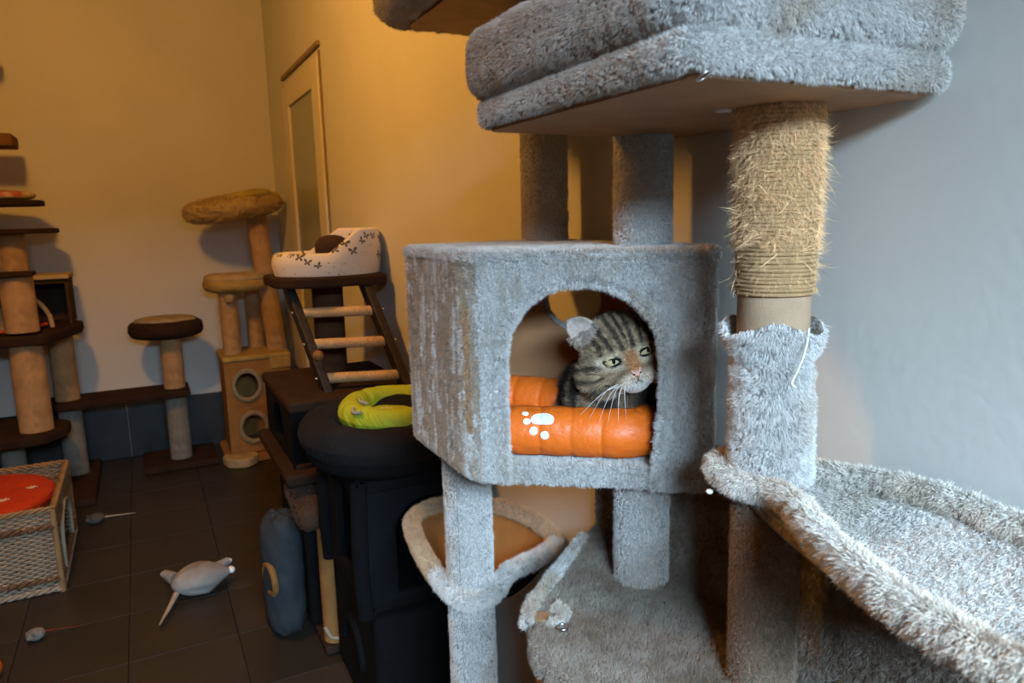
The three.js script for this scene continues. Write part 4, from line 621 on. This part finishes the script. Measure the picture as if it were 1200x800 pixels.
// ------------------------------------------------------------------ brown tree with bridge along the end wall
{
  const t = thing('cat_tree', 'tall brown cat tree with sisal posts and a low bridge to a round stool bed', 'cat tree');
  const db = M.darkBrown, furGrey = mat('furGrey', [0.34, 0.31, 0.26], { bs: 0.004 });
  part('base_plate', rbox(-0.09, 0.27, 0, 0.035, -4.35, -4.02, 0.01), db, t);
  part('base_plate', rbox(-1.15, -0.29, 0, 0.035, -4.36, -3.70, 0.01), db, t);
  part('post', cyl(0.095, -4.15, 0.035, 0.39, 0.053), furGrey, t, 'grey plush post');
  part('post', cyl(0.098, -4.15, 0.415, 0.695, 0.052), M.sisalFar, t);
  part('post', cyl(-0.388, -4.15, 0.035, 0.39, 0.053), furGrey, t, 'grey plush post');
  part('post', cyl(-0.390, -4.15, 0.415, 0.745, 0.055), M.sisalFar, t);
  part('bridge', prism([[-0.50, -4.18], [-0.44, -4.03], [0.165, -4.03], [0.165, -4.27], [-0.46, -4.27]], 0.383, 0.418, 0.02, 0.008), db, t);
  const st = part('stool_bed', blob(0.085, 0.735, -4.15, 0.178, 0.052, 0.155, 3.6, 56, 20, 0.03), db, t);
  part('stool_cushion', blob(0.085, 0.772, -4.15, 0.150, 0.026, 0.128, 3, 48, 16, 0.05), mat('stoolCream', [0.50, 0.40, 0.26], { bs: 0.003 }), st, 'cream cushion top');
  // left-hand tower
  part('post', cyl(-0.495, -3.84, 0.355, 0.80, 0.068), M.sisalFar, t);
  part('post', cyl(-0.497, -3.84, 0.81, 1.06, 0.066), M.sisalFar, t);
  part('platform', prism([[-1.15, -4.2], [-1.15, -3.70], [-0.46, -3.70], [-0.37, -3.82], [-0.37, -3.95], [-0.55, -4.2]], 0.315, 0.358, 0.02, 0.008), db, t);
  part('platform', prism([[-1.15, -4.3], [-1.15, -3.74], [-0.40, -3.74], [-0.285, -4.08], [-0.285, -4.22], [-0.36, -4.3]], 0.755, 0.80, 0.03, 0.01), db, t);
  part('post', cyl(-0.62, -3.98, 0.035, 0.32, 0.05), furGrey, t, 'grey plush post');
  part('post', cyl(-0.95, -4.05, 0.035, 2.10, 0.055), M.sisalFar, t);
  part('cap', rbox(-0.60, -0.425, 1.055, 1.075, -3.92, -3.75, 0.008), db, t);
  const cub = part('cubby', merge([rbox(-0.335, -0.318, 0.80, 1.02, -4.30, -4.06, 0.005), rbox(-0.62, -0.318, 1.0, 1.022, -4.30, -4.06, 0.005), rbox(-0.62, -0.318, 0.80, 1.02, -4.31, -4.295, 0.005), rbox(-0.62, -0.60, 0.80, 1.02, -4.30, -4.06, 0.005)]), M.midBrown, t);
  part('cubby_top', rbox(-0.62, -0.312, 1.022, 1.042, -4.31, -4.04, 0.006), M.cream, cub, 'cream plush board');
  part('hoop', tube([[-0.60, 0.80, -4.02], [-0.585, 0.90, -4.02], [-0.52, 0.955, -4.02], [-0.455, 0.93, -4.02], [-0.41, 0.86, -4.02], [-0.40, 0.80, -4.02]], 0.011, 40, 8), M.cream, t, 'cream hoop');
  part('hoop_band', tube([[-0.72, 0.815, -3.93], [-0.60, 0.808, -3.90], [-0.50, 0.812, -3.92], [-0.42, 0.82, -4.0]], 0.008, 30, 6), mat('redBand', [0.55, 0.05, 0.015], { map: null, bump: null, rough: 0.6 }), t, 'red band');
  part('post', cyl(-0.53, -4.10, 1.04, 1.245, 0.058), M.sisalFar, t);
  part('platform', prism([[-1.15, -4.3], [-1.15, -3.95], [-0.42, -3.95], [-0.335, -4.05], [-0.335, -4.2], [-0.42, -4.3]], 1.238, 1.262, 0.03, 0.006), db, t);
  part('platform', prism([[-1.15, -4.3], [-1.15, -4.0], [-0.45, -4.0], [-0.38, -4.08], [-0.38, -4.2], [-0.45, -4.3]], 1.366, 1.392, 0.03, 0.006), db, t);
  part('shelf', rbox(-1.15, -0.462, 1.632, 1.69, -4.25, -4.05, 0.012), mat('shelfTan', [0.24, 0.12, 0.045], { bs: 0.002 }), t);
  part('shelf', rbox(-1.15, -0.498, 2.045, 2.085, -4.25, -4.05, 0.012), mats.shelfTan, t);
}
{
  const g = blob(-0.66, 1.415, -4.14, 0.25, 0.026, 0.12, 3, 48, 16, 0.05), p = g.attributes.position, c = new Float32Array(p.count * 3);
  for (let i = 0; i < p.count; i++) { const n = N3(p.getX(i) * 40, p.getY(i) * 40, p.getZ(i) * 40); c.set(p.getX(i) > -0.46 ? [0.55, 0.43, 0.28] : p.getY(i) < 1.408 ? [0.55, 0.45, 0.38] : mix([0.42, 0.06, 0.05], [0.62, 0.40, 0.36], n > 0.15 ? 1 : 0.1), i * 3); }
  g.setAttribute('color', new THREE.BufferAttribute(c, 3)); single('cat_cushion', g, new THREE.MeshStandardMaterial({ vertexColors: true, roughness: 0.9 }), 'flat red and cream patterned cushion on a high brown shelf', 'cushion');
}
// ------------------------------------------------------------------ wicker basket with its cushion
const BK = { x0: -0.86, x1: -0.357, z0: -3.42, z1: -2.85, h: 0.305 };
{
  const t = thing('wicker_basket', 'square whitewashed wicker basket with brown braided bands on the floor', 'basket'), { x0, x1, z0, z1, h } = BK;
  const pale = [0, 1, 2].map(k => mat('wicker' + k, [[0.40, 0.30, 0.20], [0.50, 0.40, 0.29], [0.30, 0.20, 0.12]][k], { bs: 0.001, rough: 0.7 })), brown = mat('wickerBrown', [0.20, 0.095, 0.04], { bs: 0.001, rough: 0.6 });
  const weave = (name, L, yA, yB, place, skip) => {                          // woven strands as merged wavy tubes, with stakes
    const pan = part(name, (() => { const S = []; for (let y = yA, k = 0; y < yB; y += 0.0085, k++) { const pts = [], n = Math.round(L / 0.018); for (let i = 0; i <= n; i++) { const s = i / n * L; pts.push(place(s, y + 0.0015 * N3(s * 20, y * 90, 3), 0.0055 * (((i + k) % 2) * 2 - 1))); } if (skip && skip(y)) { const [a, b] = skip(y); S.push(tube(pts.slice(0, Math.max(2, Math.round(a / L * n))), 0.0043, 3 * n, 5), tube(pts.slice(Math.min(n - 1, Math.round(b / L * n))), 0.0043, 3 * n, 5)); } else S.push(tube(pts, 0.0043, 2 * n, 5)); } return merge(S); })(), pale[name === 'front_weave' ? 1 : 0], t);
    const st = Math.round(L / 0.036); for (let i = 0; i <= st; i++) { const s = i / st * L; const o = skip && skip(0.12), y1 = o && s > o[0] && s < o[1] ? 0.05 : yB; part('stake', rod(place(s, yA, 0), place(s, y1, 0), 0.005, 6), pale[2], pan); }
    return pan;
  };
  weave('front_weave', x1 - x0, 0.012, h - 0.01, (s, y, o) => V(x1 - s + 0.045 * 0, y, z1 + o));
  weave('side_weave', z1 - z0, 0.012, h - 0.01, (s, y, o) => V(x1 + o, y, z1 - s), y => y > 0.05 && y < 0.235 ? [0.07 + 0.02, 0.40] : null);
  weave('side_weave', z1 - z0, 0.012, h - 0.01, (s, y, o) => V(x0 + o, y, z1 - s));
  weave('back_weave', x1 - x0, 0.012, h - 0.01, (s, y, o) => V(x1 - s, y, z0 + o));
  const loop = y => [V(x1, y, z1), V(x1, y, z0), V(x0, y, z0), V(x0, y, z1)];
  const band = (name, y, r, m) => { const P = loop(y), L = []; for (let e = 0; e < 4; e++) { const a = P[e], b = P[(e + 1) % 4], n = Math.round(a.distanceTo(b) / 0.012); for (const ph of [0, 2.09, 4.19]) { const pts = []; for (let i = 0; i <= n; i++) { const q = a.clone().lerp(b, i / n), w = i * 0.9 + ph; q.y += Math.sin(w) * r * 0.6; const out = e % 2 ? V(0, 0, 1) : V(1, 0, 0); q.addScaledVector(out, Math.cos(w) * r * 0.6); pts.push(q); } L.push(tube(pts, r * 0.5, n * 2, 5)); } } return part(name, merge(L), m, t); };
  band('rim', h, 0.011, mat('wickerTan', [0.42, 0.25, 0.11], { bs: 0.001, rough: 0.6 })); band('braided_band', h - 0.062, 0.0135, brown); band('braided_band', 0.052, 0.0135, brown); band('foot_band', 0.012, 0.011, pale[1]);
  for (const p of loop(0)) part('corner_post', rod(V(p.x, 0, p.z), V(p.x, h, p.z), 0.011, 8), mats.wickerTan, t);
  part('arch_hoop', tube([[x1 + 0.008, 0.05, z1 - 0.085], [x1 + 0.01, 0.19, z1 - 0.10], [x1 + 0.01, 0.245, z1 - 0.24], [x1 + 0.01, 0.19, z1 - 0.39], [x1 + 0.008, 0.05, z1 - 0.405]], 0.008, 40, 6), pale[1], t);
  part('tray_floor', rbox(x0 + 0.008, x1 - 0.008, h - 0.075, h - 0.065, z0 + 0.008, z1 - 0.008, 0.003), pale[2], t);
}
{
  const t = thing('cat_cushion', 'flat red orange cushion with pale paw prints in the wicker basket', 'cushion', [-0.608, BK.h - 0.062, -3.135]);
  const g = blob(0, 0.035, 0, 0.235, 0.036, 0.265, 3.6, 64, 28, 0.02), P = g.attributes.position; for (let i = 0; i < P.count; i++) { const x = P.getX(i), z = P.getZ(i), y = P.getY(i); if (y > 0.03) P.setY(i, y - 0.014 * Math.exp(-((x - 0.15) ** 2 + (z + 0.03) ** 2) / 0.0012) - 0.012 * Math.exp(-((x + 0.05) ** 2 + z * z) / 0.0012)); } g.computeVertexNormals();
  part('pad', g, mat('redCushion', [0.50, 0.035, 0.006], { map: null, bump: nylonBump, bs: 0.004, rough: 0.55 }), t);
  const paw = (x, z, s) => part('paw_print', merge([[0, 0, 1, 0.75], [-1.2, -0.6, 0.4, 0.45], [-0.4, -1.2, 0.4, 0.45], [0.5, -1.2, 0.4, 0.45], [1.25, -0.5, 0.4, 0.45]].map(([a, b, rx, rz]) => new THREE.SphereGeometry(1, 12, 8).scale(rx * s, 0.002, rz * s).translate(x + a * s, 0.0705, z + b * s))), mat('pawCream', [0.72, 0.50, 0.34], { map: null, bump: null }), t);
  paw(0.09, 0.13, 0.013); paw(0.165, 0.03, 0.012); paw(0.02, 0.15, 0.013); paw(-0.1, 0.05, 0.013);
}
// ------------------------------------------------------------------ toys on the floor
function mouse(label, pos, turn, len, girth, m, tail, tailMat, paws) {
  const t = thing('toy_mouse', label, 'toy mouse', pos); t.rotation.y = turn;
  const b = new THREE.SphereGeometry(1, 40, 24), P = b.attributes.position;
  for (let i = 0; i < P.count; i++) { const x = P.getX(i), k = x > 0 ? 1 - 0.62 * x ** 1.5 : 1 - 0.10 * x * x, w = 1 + 0.12 * N3(x * 2.2, P.getY(i) * 2.2, P.getZ(i) * 2.2 + len * 40); P.setXYZ(i, x * len / 2, Math.max(0.002, girth * 0.42 + P.getY(i) * girth * 0.45 * k * w), P.getZ(i) * girth * 0.62 * k * w); }
  b.computeVertexNormals(); const body = part('body', uvBoxSmooth(b), m, t);
  if (!paws) for (const s of [-1, 1]) { const e = new THREE.SphereGeometry(girth * 0.22, 16, 10).scale(0.35, 1, 0.9).translate(len * 0.27, girth * 0.62, s * girth * 0.25); part('ear', e, m, t); }
  if (paws) for (const [x, z, a] of paws) { const q = part('paw', rod(V(x * len, girth * 0.35, z * girth * 0.4), V(x * len + Math.cos(a) * girth * 0.5, girth * 0.4, z * girth * 0.4 + Math.sin(a) * girth * 0.5), girth * 0.2, 12, girth * 0.13), m, t); const tip = V(x * len + Math.cos(a) * girth * 0.5, girth * 0.4, z * girth * 0.4 + Math.sin(a) * girth * 0.5); part('paw_tip', new THREE.SphereGeometry(girth * 0.13, 12, 8).scale(1, 0.6, 1).translate(tip.x, tip.y, tip.z), M.white, q); }
  if (paws) part('nose', new THREE.SphereGeometry(girth * 0.13, 12, 8).scale(0.9, 0.8, 1.1).translate(len * 0.49, girth * 0.42, 0), M.white, t);
  part('tail', tube(tail, paws ? 0.010 : 0.0045, 24, 7, false, u => 1 - 0.7 * u), tailMat, t); return t;
}
const mouseGrey = mat('mouseGrey', [0.42, 0.39, 0.36], { bs: 0.002 });
mouse('pale grey fabric mouse with white paw tips and cream tail on the open floor', [0.082, 0, -2.60], 0.13, 0.20, 0.115, mouseGrey, [[-0.09, 0.03, 0.03], [-0.125, 0.016, 0.09], [-0.165, 0.012, 0.17]], mat('tailCream', [0.62, 0.48, 0.34], {}), [[-0.38, -1.4, -2.0], [0.28, -1.2, -0.5]]);
mouse('small dark grey mouse with pale stick tail beside the wicker basket', [-0.285, 0, -3.47], Math.PI + 0.45, 0.082, 0.05, mat('mouseDark', [0.13, 0.125, 0.12], { bs: 0.002 }), [[-0.035, 0.015, 0], [-0.08, 0.012, -0.02], [-0.148, 0.008, -0.055]], mats.tailCream);
mouse('tiny grey mouse with thin red tail in front of the wicker basket', [-0.406, 0, -2.53], Math.PI + 0.9, 0.062, 0.042, mat('mouseSmall', [0.30, 0.28, 0.26], { bs: 0.002 }), [[-0.026, 0.012, 0], [-0.055, 0.008, -0.035], [-0.08, 0.006, -0.085]], mat('tailRed', [0.22, 0.05, 0.02], {}));
single('toy_ball', new THREE.SphereGeometry(0.03, 24, 16).translate(-0.495, 0.03, -2.36), mat('toyOrange', [0.75, 0.16, 0.02], { bs: 0.001 }), 'small orange ball on the floor tiles', 'toy ball');

console.log('tufts', furTotal);
renderer.render(scene, camera);
